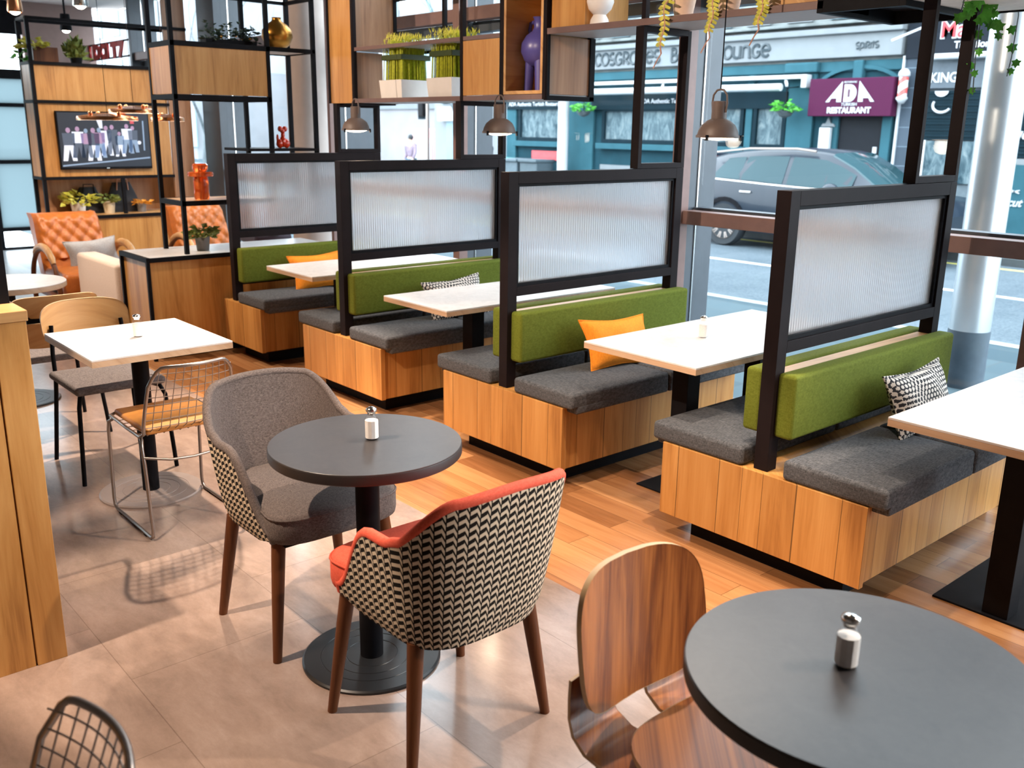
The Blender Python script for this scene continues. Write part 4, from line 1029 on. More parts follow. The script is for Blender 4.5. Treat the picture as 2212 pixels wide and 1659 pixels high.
# ---- pub building
def painted(name,c,nz=.12): return plain(name,ec(c),.7,0,nz,2.5,spec=.08)
m_teal_p=painted('teal_paint',(.022,.078,.105)); m_teal_l=painted('teal_paint_light',(.045,.145,.185)); m_navy=painted('dark_teal_paint',(.009,.028,.040))
m_cream=painted('cream_paint',(.30,.33,.35),.06); m_stone=plain('pale_stone',ec((.26,.29,.29)),.85,0,.3,3,spec=.08); m_letter=plain('letter_dark',(.03,.045,.055),.5)
m_lwhite=plain('letter_white',(.46,.485,.51),.5,0,.02); m_glassd=NT('shop_window').set(Base_Color=(.20,.30,.34,1),Roughness=.2,Specular_IOR_Level=.2).m
def curtain():
    t=NT('net_curtain'); o=t.obj(); f=t.noise(t.mapv(o,(3,1,1.2)),2.2,6,.7,1)
    t.set(Base_Color=t.ramp(f,[(.35,(.02,.045,.06)),(.55,(.10,.145,.165)),(.75,(.22,.26,.265))]),Roughness=.4,Specular_IOR_Level=.1); return t.m
m_curt=curtain()
P=T('pub_building','teal painted corner pub with cream fascia across the street','building',(0,0,0))
B(-19.4,-7.86,FY,FY+6,PVZ,3.05).obj('wall',m_teal_p,P,smooth=0)
B(-19.4,-7.86,FY+.02,FY+6,3.05,8).obj('upper_wall',m_stone,P,smooth=0)
B(-16.6,-7.86,FY-.16,FY,3.12,3.56).obj('fascia',m_cream,P,smooth=0,bevel=.015)
B(-16.7,-7.84,FY-.26,FY+.02,3.56,3.68).obj('fascia_moulding',m_cream,P,smooth=0,bevel=.02)
B(-16.7,-7.84,FY-.30,FY+.02,3.74,3.80).obj('cornice',m_stone,P,smooth=0,bevel=.01)
for k in range(9): B(-16.5+k*1.0,-15.9+k*1.0,FY-.05,FY+.02,3.86,4.25).obj('stone_block',m_curt if k%3==1 else m_cream,P,smooth=0)
B(-19.4,-7.86,FY-.06,FY,2.86,3.06).obj('cornice',m_teal_l,P,smooth=0,bevel=.02)
# uncial lettering as round-ended strokes
def strokes(txt,x,z,h,par,y,wd=.03,gap=.1):
    G={'c':[[*arc(.42,.5,.42,45,315,14,.5)]],'o':[[*arc(.45,.5,.45,0,360,20,.5)]],'s':[[*arc(.32,.74,.3,50,270,9,.26),*arc(.32,.25,.32,90,-130,9,.25)]],
     'g':[[*arc(.42,.5,.42,40,330,14,.5),(.8,.42),(.5,.42)]],'r':[[(.08,0),(.08,1)],[(.08,1),*arc(.35,.74,.3,90,-90,8,.26),(.2,.48),(.75,0)]],
     'u':[[(.05,1),*arc(.4,.35,.35,180,360,10,.35),(.75,1)],[(.75,1),(.75,.1),(.85,0)]],'v':[[(.05,1),*arc(.4,.35,.35,180,360,10,.35),(.75,1),(.6,1)]],
     'e':[[(.1,.52),(.8,.52),*arc(.44,.5,.4,5,320,14,.5)]],'b':[[(.08,1.1),(.08,0)],[(.08,.55),*arc(.36,.28,.36,90,-90,8,.28),(.08,0)],[(.08,1.05),*arc(.3,.8,.26,90,-90,6,.24)]],
     'a':[[*arc(.4,.4,.36,0,360,14,.4)],[(.76,.9),(.76,.1),(.9,0)],[(.2,.95),(.76,.9)]],'&':[[*arc(.42,.42,.4,40,400,16,.42)],[(.8,.85),(.75,.2),(.95,0)],[(.4,.85),(1.05,.8)]],
     'l':[[(.1,1.25),(.1,0)]],'n':[[(.08,0),(.08,.95)],[(.08,.7),*arc(.4,.6,.34,170,0,8,.36),(.76,0),(.95,.0)]],"i":[[(.1,.9),(.1,0)]],'p':[[(.1,.9),(.1,-.3)],[(.1,.85),*arc(.38,.5,.34,90,-90,8,.4),(.1,.1)]],'t':[[(.3,1.1),(.3,0)],[(.0,.85),(.6,.85)]]}
    W={'c':.8,'o':.95,'s':.68,'g':.88,'r':.8,'u':.9,'v':.85,'e':.9,'b':.78,'a':.98,'&':1.15,'l':.25,'n':1.0,'i':.22,'p':.8,'t':.65,' ':.6}
    b=MB()
    for ch in txt:
        for st in G.get(ch,[]): b.tube([(x+px*h,y,z+pz*h) for px,pz in st],wd,5)
        x+=(W[ch]+gap)*h
    return b.obj('lettering',m_letter,par,smooth=50)
strokes('cosgroves',-15.88,3.215,.265,P,FY-.165,.034,.055); strokes('bar',-13.44,3.215,.265,P,FY-.165,.034,.06); strokes('&',-12.5,3.215,.255,P,FY-.165,.03); strokes('lounge',-12.03,3.215,.245,P,FY-.165,.033,.06)
strokes('spirits',-8.80,3.27,.115,P,FY-.165,.016,.02)
# windows
def shopwin(x0,x1,z0,z1,fm=m_navy,gm=m_curt,par=P,d=.10):
    w=T('shop_window','','');
    bpy.data.objects.remove(w)
    b=MB(); t_=.09
    b.box(x0-t_,x0,FY-d,FY,z0-t_,z1+t_); b.box(x1,x1+t_,FY-d,FY,z0-t_,z1+t_); b.box(x0,x1,FY-d,FY,z1,z1+t_); b.box(x0,x1,FY-d,FY,z0-t_,z0)
    o=b.obj('window_frame',fm,par,smooth=0); B(x0,x1,FY-.03,FY-.01,z0,z1).obj('pane',gm,o,smooth=0)
    B(x0-.2,x1+.2,FY-.2,FY,z0-.24,z0-.10).obj('sill',m_teal_l,o,smooth=0,bevel=.01); return o
shopwin(-18.75,-17.15,1.45,2.25); shopwin(-15.55,-13.15,1.45,2.12); shopwin(-12.55,-11.45,1.45,2.2); shopwin(-11.02,-10.38,1.42,2.3)
for x0,x1 in ((-19.35,-18.95),(-16.85,-15.95),(-13.0,-12.75),(-11.32,-11.15),(-10.28,-9.66)):
    B(x0,x1,FY-.09,FY,PVZ,2.85).obj('pilaster',m_teal_l,P,smooth=0,bevel=.015)
B(-10.36,-9.6,FY-.2,FY,2.86,3.06).obj('capital',m_teal_l,P,smooth=0,bevel=.03)
B(-16.0,-10.3,FY-.12,FY-.02,2.16,2.50).obj('sign_board',m_navy,P,smooth=0)
text('ADA Authentic Turkish Restaurant','lettering',m_lwhite,P,-14.35,FY-.14,2.30,.145); text('ADA Authentic Turkish Restaurant','lettering',m_lwhite,P,-19.2,FY-.14,2.27,.15)
B(-19.3,-17.0,FY-.12,FY-.02,2.18,2.44).obj('sign_board',m_navy,P,smooth=0)
for x0,x1,z0,z1 in ((-12.7,-11.35,.84,1.14),(-18.3,-17.1,.86,1.10)):
    B(x0,x1,FY-.06,FY-.01,z0,z1).obj('notice_board',plain('red_board',(.62,.06,.07),.5),P,smooth=0)
text('Gui','lettering',m_lwhite,P,-12.5,FY-.07,1.01,.12,bold=.004); text('and','lettering',m_lwhite,P,-12.5,FY-.07,.88,.11)
B(-15.7,-13.2,FY-.05,FY-.01,.70,.82).obj('notice_board',m_cream,P,smooth=0)
# arched doorway
b=MB()
for k in range(16):
    a0,a1=R(lerp(158,22,k/16)),R(lerp(158,22,(k+1)/16)); b.bar((-8.72+.92*math.cos(a0),FY-.06,2.48+.46*math.sin(a0)),(-8.72+.92*math.cos(a1),FY-.06,2.48+.46*math.sin(a1)),.08,.07)
b.obj('arch_moulding',m_teal_l,P,smooth=0)
B(-8.82,-8.62,FY-.16,FY,2.70,3.06).obj('keystone',m_teal_l,P,smooth=0,bevel=.02)
dr=B(-9.06,-8.12,FY-.03,FY+.01,PVZ,2.02).obj('door',plain('dark_door',(.012,.014,.018),.5,spec=.08),P,smooth=0)
for x0,x1 in ((-9.2,-9.06),(-8.12,-7.93)): B(x0,x1,FY-.1,FY,PVZ,2.02).obj('door_frame',m_teal_l,P,smooth=0,bevel=.01)
B(-8.28,-8.20,FY-.06,FY-.03,1.30,1.42).obj('notice',m_lwhite,dr,smooth=0); B(-8.12,-8.0,FY-.13,FY-.1,.95,1.02).obj('letter_plate',m_lwhite,P,smooth=0)
s=B(-9.63,-7.84,FY-.34,FY-.12,2.0,2.72).obj('restaurant_sign',plain('plum_sign',(.060,.010,.036),.6,0,.06,spec=.08),P,smooth=0,bevel=.01)
yy=FY-.346
lm=m_lwhite
b=MB(); b.prism([(-9.24,2.27),(-8.90,2.66),(-8.90,2.27),(-9.0,2.27),(-9.0,2.34),(-9.12,2.34),(-9.16,2.27)],yy-.004,yy+.01,'y')
b.prism([(-8.20,2.27),(-8.54,2.66),(-8.54,2.27),(-8.44,2.27),(-8.44,2.34),(-8.32,2.34),(-8.28,2.27)],yy-.004,yy+.01,'y')
q=[(-8.85,2.27),(-8.85,2.60)]+[(-8.74+.155*math.cos(R(a)),2.435+.165*math.sin(R(a))) for a in range(90,-91,-15)]
b.prism(q[::-1],yy-.004,yy+.01,'y'); b.obj('lettering',lm,s,smooth=0)
B(-8.77,-8.72,yy-.008,yy-.003,2.36,2.51).obj('letter_counter',plain('plum_sign_2',(.060,.010,.036),.45),s,smooth=0)
text('AUTHENTIC','lettering',lm,s,-8.73,yy-.003,2.625,.05,align='CENTER'); text('TURKISH','lettering',lm,s,-8.72,yy-.003,2.195,.085,align='CENTER')
text('RESTAURANT','lettering',lm,s,-8.72,yy-.003,2.06,.155,bold=.006,align='CENTER',sx=.98)
b=MB(); b.prism([(-9.42,1.80),(-9.10,1.80),(-9.14,1.86),(-9.2,1.86),(-9.26,1.99),(-9.32,1.86),(-9.38,1.86)],FY-.14,FY-.11,'y'); b.obj('emblem',m_cream,P,smooth=0)
B(-9.40,-9.16,FY-.22,FY-.12,.2,1.78).obj('menu_board',m_lwhite,P,smooth=0,bevel=.01)
# awning cassette and drain pipe
A=T('awning','white folded awning bar across the pub front','awning',(0,0,0))
B(-16.9,-9.80,FY-.30,FY-.12,2.74,2.82).obj('mount_bar',m_lwhite,A,smooth=0,bevel=.01)
MB().tube([(-16.9,FY-.62,2.565),(-10.12,FY-.62,2.565)],.075,14).obj('roller',m_lwhite,A,smooth=40)
B(-9.86,-9.74,FY-.32,FY-.12,2.56,2.82).obj('end_bracket',m_lwhite,A,smooth=0,bevel=.01)
for xx in (-13.6,-10.3): MB().bar((xx,FY-.2,2.72),(xx+.3,FY-.6,2.6),.05).obj('folding_arm',m_lwhite,A,smooth=0)
q=tag(MB().tube([(-16.62,FY-.5,PVZ),(-16.62,FY-.5,2.55)],.14,16).obj('white_post',m_lwhite,smooth=40),'tall white post in front of the pub left of its large window','post')
def basket(x,z,label,seed):
    q=T('hanging_basket',label,'hanging basket',(x,FY-.5,z),0,'hanging baskets on the pub')
    MB().lathe([(.02,-.14),(.12,-.10),(.19,0),(.17,0)],16).obj('basket',m_bark,q,smooth=50); bush(q,70,.26,.2,m_ivy,.0,seed,.10)
    MB().tube([(0,0,0),(0,0,.45),(0,.49,.5)],.012,5).obj('hanger',m_black,q,smooth=0)
basket(-10.05,2.10,'green hanging basket left of the plum restaurant sign',61); basket(-15.9,2.12,'green hanging basket by the white post in front of the pub',62)
# ---- barber shop
Q=T('barber_shop','dark tiled barber shop right of the plum restaurant sign','building',(0,0,0))
def tiles_dark():
    return slabs('dark_wall_tiles',(.045,.062,.082),(.055,.075,.10),.5,.4)
m_dt=tiles_dark()
def tiles_wall():
    t=NT('dark_pilaster_tiles'); o=t.obj()
    br=t.n('ShaderNodeTexBrick',offset=.0,i_Vector=t.mapv(o,(1,1,1),(0,0,0),(PI/2,0,0)),i_Color1=(.045,.062,.082,1),i_Color2=(.06,.08,.105,1),i_Mortar=(.14,.19,.23,1),i_Scale=1.0,i_Mortar_Size=.006,i_Brick_Width=.3,i_Row_Height=.36)
    t.set(Base_Color=br.outputs['Color'],Roughness=.5,Specular_IOR_Level=.1); return t.m
m_pt=tiles_wall(); m_char=painted('charcoal_panel',(.020,.026,.036),.08)
B(-7.84,3,FY,FY+6,PVZ,9).obj('wall',plain('barber_wall',(.10,.13,.15),.8),Q,smooth=0)
B(-7.82,-7.36,FY-.06,FY,PVZ,3.05).obj('tile_pilaster',m_pt,Q,smooth=0)
B(-7.84,-7.80,FY-.10,FY,PVZ,3.1).obj('white_trim',m_lwhite,Q,smooth=0)
B(-7.80,-7.35,FY-.1,FY,3.05,3.9).obj('dark_pier',m_char,Q,smooth=0)
sg=B(-7.34,-2,FY-.22,FY-.02,3.10,3.80).obj('sign_board',m_char,Q,smooth=0); B(-7.36,-7.31,FY-.25,FY-.2,3.05,3.8).obj('sign_edge',m_steel,Q,smooth=0); B(-7.36,-2,FY-.25,FY-.2,3.78,3.83).obj('sign_edge',m_lwhite,Q,smooth=0)
for (dx,dy,mm,bo) in ((0,0,m_lwhite,.022),(0,-.006,plain('letter_red',(.75,.02,.03),.4),.004)): text('Mac','lettering',mm,sg,-7.12,FY-.228+dy,3.37,.40,bold=bo,sx=1.0)
text('Traditional','lettering',m_lwhite,sg,-6.84,FY-.228,3.18,.17,bold=.003)
MB().tube([(-7.3,FY-.3,3.04),(-2,FY-.3,3.04)],.055,10).obj('awning_bar',m_lwhite,Q,smooth=40)
MB().bar((-7.9,FY-.5,3.35),(-7.3,FY-.25,3.62),.04).obj('bracket',m_lwhite,Q,smooth=0)
B(-7.34,-2,FY-.12,FY,2.5,2.95).obj('sign_panel',plain('slate_panel',(.06,.08,.10),.6),Q,smooth=0); text('KING','lettering',m_lwhite,Q,-7.26,FY-.13,2.605,.24,bold=.006,sx=.9)
b=MB()
for k in range(16): b.box(-7.3,-5.72,FY-.06-.015*(k%2),FY-.02,1.58+k*.055,1.58+k*.055+.05)
b.obj('roller_shutter',m_navy,Q,smooth=0)
b=MB()
for k in range(20): b.box(-5.66,-2,FY-.06-.015*(k%2),FY-.02,1.30+k*.06,1.30+k*.06+.052)
b.obj('roller_shutter',m_navy,Q,smooth=0)
b=MB(); b.prism([(-7.02+.13*math.cos(R(a)),2.45+.10*math.sin(R(a))) for a in range(180,361,20)],FY-.10,FY-.09,'y'); b.obj('emblem',m_lwhite,Q,smooth=0)
MB().tube([(-6.99+.17*math.cos(R(a)),FY-.09,2.20+.13*math.sin(R(a))) for a in range(150,340,15)],.025,6).obj('emblem',m_lwhite,Q,smooth=50)
shopw=B(-7.28,-5.75,FY-.05,FY-.01,.80,1.56).obj('pane',m_curt,Q,smooth=0); B(-7.30,-7.22,FY-.08,FY,.75,1.57).obj('window_frame',m_lwhite,Q,smooth=0)
text('udi','lettering',m_lwhite,Q,-5.66,FY-.09,1.62,.28,bold=.006,shear=.35)
B(-5.66,-2,FY-.07,FY,1.18,1.28).obj('ledge',m_cream,Q,smooth=0)
hp=B(-5.98,-5.02,FY-.08,FY-.01,-.08,1.18).obj('door_panel',m_teal_l,Q,smooth=0); B(-5.06,-5.0,FY-.1,FY,-.1,1.18).obj('door_edge',m_lwhite,hp,smooth=0); B(-6.0,-2,FY-.1,FY,-.13,-.06).obj('threshold',m_lwhite,Q,smooth=0)
text('Haircut','lettering',m_lwhite,hp,-5.92,FY-.09,.46,.20,bold=.005,shear=.35,sx=.95)
b=MB(); b.bar((-5.56,FY-.09,.70),(-5.40,FY-.09,.74),.02); b.bar((-5.56,FY-.09,.745),(-5.40,FY-.09,.69),.02); b.obj('scissors_emblem',m_lwhite,hp,smooth=0)
pole=T('barber_pole','red and white striped barber pole beside the plum restaurant sign','barber pole',(-7.70,FY-.25,2.22))
def polemat():
    t=NT('pole_stripes'); sp=t.n('ShaderNodeSeparateXYZ',i_0=t.obj()); a=t.math('ADD',t.math('MULTIPLY',sp.outputs[0],3.2),t.math('MULTIPLY',sp.outputs[2],-4.2))
    k=t.math('LESS_THAN',t.math('FRACT',a),.45); t.set(Base_Color=t.mix(k,(.82,.83,.85),(.75,.10,.09)),Roughness=.3); return t.m
MB().lathe([(.085,.12),(.085,.50)],20).obj('cylinder',polemat(),pole,smooth=30)
MB().lathe([(.0,.0),(.05,.01),(.08,.06),(.11,.10),(.10,.13)],20).obj('lower_cap',m_lwhite,pole,smooth=60); MB().lathe([(.09,.49),(.11,.52),(.10,.58),(.06,.63),(0,.645)],20).obj('upper_cap',m_lwhite,pole,smooth=60)
B(-.03,.03,.08,.25,.28,.36).obj('bracket',m_steel,pole,smooth=0)
ov=T('projecting_sign','red rimmed white oval sign cut off by the right edge of the photo','sign',(-5.27,14.2,3.13))
b=MB(); b.prism([(.29*math.cos(R(a)),.47*math.sin(R(a))) for a in range(0,360,12)],-.03,.03,'y'); b.obj('rim',plain('sign_red_rim',(.72,.03,.04),.4),ov,smooth=40)
b=MB(); b.prism([(.245*math.cos(R(a)),.41*math.sin(R(a))) for a in range(0,360,12)],-.036,.036,'y'); b.obj('face',m_lwhite,ov,smooth=40)
B(-.02,.02,-.02,.75,.44,.48).obj('arm',m_black,ov,smooth=0)
# ---- far street, left of the pub
for nm,x0,x1,y0_,h,c,lb in (('pale_building',-52,-27.5,24,7,(.26,.25,.26),'pale rendered building far down the side street'),('brick_building',-27.2,-22.6,18.2,6,(.22,.235,.25),'grey brick building between the pub and the pale building'),('corner_building',-75,-48,18,8,(.26,.27,.29),'pale building at the far left end of the street')):
    q=T(nm,lb,'building',(0,0,0)); B(x0,x1,y0_,y0_+6,PVZ,h).obj('wall',plain(nm+'_wall',c,.85,0,.12,.6),q,smooth=0)
    n=int((x1-x0)/3)
    for k in range(n):
        for z in (3.6,6.6): 
            w=B(x0+1+k*3,x0+2.2+k*3,y0_-.06,y0_+.02,z,z+1.7).obj('window_frame',m_cream,q,smooth=0); B(x0+1.08+k*3,x0+2.12+k*3,y0_-.07,y0_-.05,z+.08,z+1.62).obj('pane',m_glassd,w,smooth=0)
    B(x0+.5,x1-.5,y0_-.1,y0_,2.5,3.1).obj('shop_fascia',m_teal_l if nm!='pale_building' else m_cream,q,smooth=0)
    if nm!='pale_building':
        for k in range(n): B(x0+.8+k*3,x0+3.2+k*3,y0_-.08,y0_-.02,.5,2.3).obj('shop_window',m_glassd,q,smooth=0)
sgn=tag(B(-26.7,-23.7,17.95,18.1,1.9,2.38).obj('shop_sign',m_lwhite,smooth=0),'white shop sign board beyond the pub corner','sign'); text('IN','lettering',m_teal_l,sgn,-25.3,17.94,1.95,.42,bold=.01)
def phonebox(x,y,h,c,lb,sw=1.5):
    q=T('phone_kiosk',lb,'kiosk',(x,y,PVZ),0,'red and white kiosks')
    B(-.5*sw,.5*sw,-.35,.35,0,h).obj('body',plain('kiosk_pink' if h>1.5 else 'kiosk_red',c,.5),q,smooth=0,bevel=.03); B(-.4*sw,.4*sw,-.37,-.35,.35,h-.35).obj('panel',m_lwhite,q,smooth=0)
phonebox(-29.95,20.0,1.75,(.75,.35,.35),'pale pink kiosk beside the traffic light'); phonebox(-28.6,20.3,1.45,(.75,.22,.2),'red edged white kiosk behind the brown window mullion',.75)
q=T('traffic_light','dark traffic light on a grey pole by the pale kiosk','traffic light',(-29.3,19.4,PVZ))
MB().tube([(0,0,0),(0,0,3.4)],.07,10).obj('pole',m_steel,q,smooth=40); B(-.45,-.12,-.15,.15,2.2,3.3).obj('lamp_head',m_black,q,smooth=0,bevel=.03); B(-.6,.0,-.02,.02,2.1,3.4).obj('backing_plate',m_navy,q,smooth=0)
for k,(mx,lb) in enumerate(((plain('bin_teal',(.05,.24,.22),.6),'teal wheelie bin before the pub'),(plain('bin_grey',(.07,.10,.12),.6),'grey wheelie bin before the pub, next to the teal one'),(plain('bin_dark',(.05,.075,.09),.6),'dark wheelie bin before the pub, next to the white post'))):
    q=T('wheelie_bin',lb,'bin',(-18.9+k*.78,FY-.75,PVZ),0,'wheelie bins outside the pub')
    b=MB(); b.prism([(-.30,0),(.30,0),(.34,.95),(-.34,.95)],-.3,.3,'y'); b.obj('body',mx,q,smooth=0,bevel=.02); B(-.36,.36,-.36,.34,.95,1.03).obj('lid',mx,q,smooth=0,bevel=.02)
# ---- bare trees
def tree(x,y,h,seed,label,lean_=0):
    q=T('bare_tree',label,'tree',(x,y,PVZ),0,'bare street trees'); rn=random.Random(seed); tr=MB(); br=MB()
    def grow(p,d,l,r,depth,mb):
        pts=[p]; rr=[r]; c=p
        for k in range(3):
            d=(d+Vector((rn.uniform(-.22,.22),rn.uniform(-.22,.22),rn.uniform(-.08,.16)))).normalized(); c=c+d*l/3; pts.append(c); rr.append(r*(1-.18*(k+1)))
        mb.tube(pts,r,6 if depth<2 else 4,rads=rr)
        if depth<5:
            for k in range(3 if depth<4 else 2):
                a=rn.uniform(.35,.85); ax=Vector((rn.uniform(-1,1),rn.uniform(-1,1),rn.uniform(-.3,.3))).normalized()
                nd=(Matrix.Rotation(a,3,ax)@d); grow(pts[-1] if k<2 else pts[2],nd,l*rn.uniform(.62,.82),rr[-1]*.62,depth+1,br)
    grow(Vector((0,0,0)),Vector((lean_,0,1)),h,.14,0,tr)
    tr.obj('trunk',m_bark,q,smooth=60); br.obj('branches',m_bark,q,smooth=60)
tree(-16.35,11.0,2.7,3,'bare tree seen above the grass planters'); tree(-29.3,11.0,3.0,8,'bare tree behind the shelf frame by the gold vase'); tree(-19.5,6.2,2.3,15,'bare tree trunk seen past the amber bottle vase',.05)
# ---- pedestrians
def walker(x,y,h,face,top,legs,hair,label,skirt=None):
    q=T('person',label,'person',(x,y,PVZ),face)
    def skin(name,js,es,rad,mat,par=q,root=0):
        me=bpy.data.meshes.new(name); me.from_pydata([(a*h,b*h,c*h) for a,b,c in js],es,[]); me.materials.append(mat)
        o=bpy.data.objects.new(name,me); COL.objects.link(o); o.parent=par
        m=o.modifiers.new('Skin','SKIN'); m.use_smooth_shade=True
        for v,rr in zip(me.skin_vertices[0].data,rad): v.radius=(rr[0]*h,rr[1]*h)
        me.skin_vertices[0].data[root].use_root=True
        s_=o.modifiers.new('Sub','SUBSURF'); s_.levels=1; s_.render_levels=1; return o
    J=[(0,0,.53),(0,0,.62),(0,0,.76),(0,.0,.83),(0,.01,.87),(0,.015,.925),
       (.05,.0,.50),(.055,.10,.28),(.055,.07,.06),(.055,.13,.025),(-.05,0,.50),(-.055,-.02,.28),(-.055,-.13,.08),(-.055,-.09,.02),
       (.105,0,.80),(.135,-.05,.64),(.135,.02,.50),(.135,.04,.44),(-.105,0,.80),(-.135,.05,.64),(-.13,.13,.53),(-.12,.17,.48)]
    E_=[(0,1),(1,2),(2,3),(3,4),(4,5),(0,6),(6,7),(7,8),(8,9),(0,10),(10,11),(11,12),(12,13),(2,14),(14,15),(15,16),(16,17),(2,18),(18,19),(19,20),(20,21)]
    RD=[(.075,.055),(.075,.055),(.085,.06),(.035,.035),(.032,.034),(.048,.056),(.055,.055),(.04,.04),(.024,.026),(.022,.018),(.055,.055),(.04,.04),(.024,.026),(.022,.018),(.036,.036),(.028,.028),(.02,.022),(.018,.026),(.036,.036),(.028,.028),(.02,.022),(.018,.026)]
    sk=plain('skin_tone',(.55,.36,.27),.6)
    skin('body',J,E_,RD,sk)
    JT=[J[0],J[1],J[2],(0,0,.815),J[14],J[15],J[16],J[18],J[19],J[20]]; skin('coat',JT,[(0,1),(1,2),(2,3),(2,4),(4,5),(5,6),(2,7),(7,8),(8,9)],[(.092,.072),(.088,.068),(.096,.072),(.045,.045),(.046,.046),(.038,.038),(.03,.03),(.046,.046),(.038,.038),(.03,.03)],top)
    JL=[J[0],J[6],J[7],J[8],J[10],J[11],J[12]]; skin('trousers',JL,[(0,1),(1,2),(2,3),(0,4),(4,5),(5,6)],[(.082,.066),(.062,.062),(.047,.047),(.032,.034),(.062,.062),(.047,.047),(.032,.034)],legs)
    MB().ball((0,.0*h,.945*h),.055*h,.062*h,.058*h,14,8).obj('hair',hair,q,smooth=80)
    f=MB(); f.ball((.018*h,.066*h,.928*h),.007*h); f.ball((-.018*h,.066*h,.928*h),.007*h); f.obj('eyes',m_letter,q,smooth=60); MB().ball((0,.073*h,.912*h),.009*h,.013*h,.012*h).obj('nose',sk,q,smooth=60)
    return q
cl=lambda n,c: plain(n,c,.8,0,.25,8)
walker(-23.45,14.5,1.58,R(200),cl('patterned_top',(.20,.15,.20)),cl('blue_jeans',(.06,.11,.16)),cl('dark_hair',(.03,.035,.04)),'person in a mottled pale top and jeans walking past the pale building')
walker(-21.9,16.4,1.54,R(165),cl('navy_jacket',(.012,.025,.04)),cl('navy_trousers',(.05,.07,.1)),cl('fair_hair',(.45,.38,.33)),'person in a dark jacket seen inside the small black frame')
# ---- steel column on the pavement
q=T('steel_column','tall round steel column on the pavement outside the window','column',(-1.38,3.95,-.10))
m_bsteel=NT('satin_steel').set(Base_Color=(.62,.66,.69,1),Roughness=.33,Metallic=.92).m
MB().lathe([(.14,.42),(.14,2.68)],40).obj('shaft',m_bsteel,q,smooth=30); MB().lathe([(.143,2.68),(.143,2.70),(.15,2.70),(.15,2.95),(.143,2.96),(.143,3.9)],40).obj('collar',m_bsteel,q,smooth=30)
MB().lathe([(.143,0),(.143,.42)],40).obj('dark_base',plain('column_base',(.06,.085,.11),.5),q,smooth=30)
# ---- parked car (rear at left, front towards +x)
c=T('parked_car','dark blue-grey hatchback-style SUV parked across the street','car',(-9.74,10.62,RZ))
m_body=NT('car_paint').set(Base_Color=(.012,.020,.032,1),Roughness=.3,Metallic=0,Coat_Weight=.2,Coat_Roughness=.05,Specular_IOR_Level=.3).m
m_cglass=NT('car_glass').set(Base_Color=(.02,.05,.06,1),Roughness=.06,Specular_IOR_Level=.22).m
Wd=1.86
ST=[ # x, halfwidth, zbottom, zbelt, zroof, roofhalf
 (0.0,.66,.42,.92,.93,.55),(.06,.78,.36,1.02,1.05,.60),(.25,.88,.33,1.10,1.20,.62),(.60,.91,.32,1.12,1.48,.60),(.95,.92,.42,1.12,1.56,.60),(1.3,.93,.42,1.11,1.61,.61),(1.75,.93,.27,1.09,1.65,.63),(2.3,.93,.27,1.06,1.66,.64),(2.8,.93,.27,1.04,1.64,.64),(3.02,.93,.27,1.03,1.61,.635),(3.4,.93,.27,1.02,1.43,.63),(3.85,.93,.40,1.01,1.13,.66),(4.1,.925,.40,1.0,1.05,.70),(4.5,.90,.40,.96,.99,.66),(4.75,.84,.34,.90,.92,.60),(4.92,.70,.34,.72,.74,.5)]
def sect(s_):
    x,w,zb,zl,zr,rw=s_; cy=.93
    return [(x,cy-w*.93,zb),(x,cy-w,zb+.10),(x,cy-w,lerp(zb,zl,.6)),(x,cy-w*.985,zl-.06),(x,cy-w*.955,zl),(x,cy-rw-.02,zr-.05),(x,cy-rw+.06,zr-.005),(x,cy,zr+.012),
            (x,cy+rw-.06,zr-.005),(x,cy+rw+.02,zr-.05),(x,cy+w*.955,zl),(x,cy+w*.985,zl-.06),(x,cy+w,lerp(zb,zl,.6)),(x,cy+w,zb+.10),(x,cy+w*.93,zb)]
sec=[sect(s_) for s_ in ST]; body=MB(); glass=MB(); ns=15
vs=[p for s_ in sec for p in s_]; bf=[];gf=[]
for j in range(len(sec)-1):
    for i in range(ns-1):
        f=(j*ns+i,(j+1)*ns+i,(j+1)*ns+i+1,j*ns+i+1)
        wind=(i in (5,6,7,8) and 9<=j<=10) or (i in (5,6,7,8) and j in (2,)) 
        (gf if wind else bf).append(f)
bf.append(tuple(range(ns))[::-1]); bf.append(tuple(range((len(sec)-1)*ns,len(sec)*ns)))
body.add(vs,bf); glass.add(vs,gf); body.obj('body',m_body,c,smooth=50); glass.obj('windscreen',m_cglass,c,smooth=50)
def sidewin(xs_,name):
    b=MB()
    for sd in (4,10):
        top=[];bot=[]
        for x in xs_:
            for a,bb in zip(ST,ST[1:]):
                if a[0]<=x<=bb[0]:
                    t_=(x-a[0])/(bb[0]-a[0]); A_=[Vector(p).lerp(Vector(q_),t_) for p,q_ in zip(sect(a),sect(bb))]; break
            o5,o4=(5,4) if sd==4 else (9,10); o=Vector((0,-.006 if sd==4 else .006,.003))
            lo=A_[o4].lerp(A_[o5],.06)+o; hi=A_[o4].lerp(A_[o5],.86)+o
            bot.append(lo); top.append(hi)
        n=len(xs_); vs=bot+top
        if name=='rear_quarter_window': vs[n]=bot[0].lerp(top[0],.15)
        b.add(vs,[(k,k+1,n+k+1,n+k) for k in range(n-1)])
    b.obj(name,m_cglass,c,smooth=50)
sidewin([.85,1.05,1.25,1.42],'rear_quarter_window'); sidewin([1.46,1.7,1.95,2.27],'rear_door_window'); sidewin([2.35,2.65,2.95,3.2,3.48],'front_door_window')
MB().tube([(.6,.93-.96*.93+.03,1.135),(1.2,.035,1.115),(2.0,.04,1.08),(3.3,.045,1.04)],.012,6).obj('belt_trim',m_chrome,c,smooth=50)
MB().tube([(.75,.22,1.565),(1.5,.21,1.645),(2.4,.22,1.66),(2.75,.22,1.625)],.018,6).obj('roof_rail',m_steel,c,smooth=50)
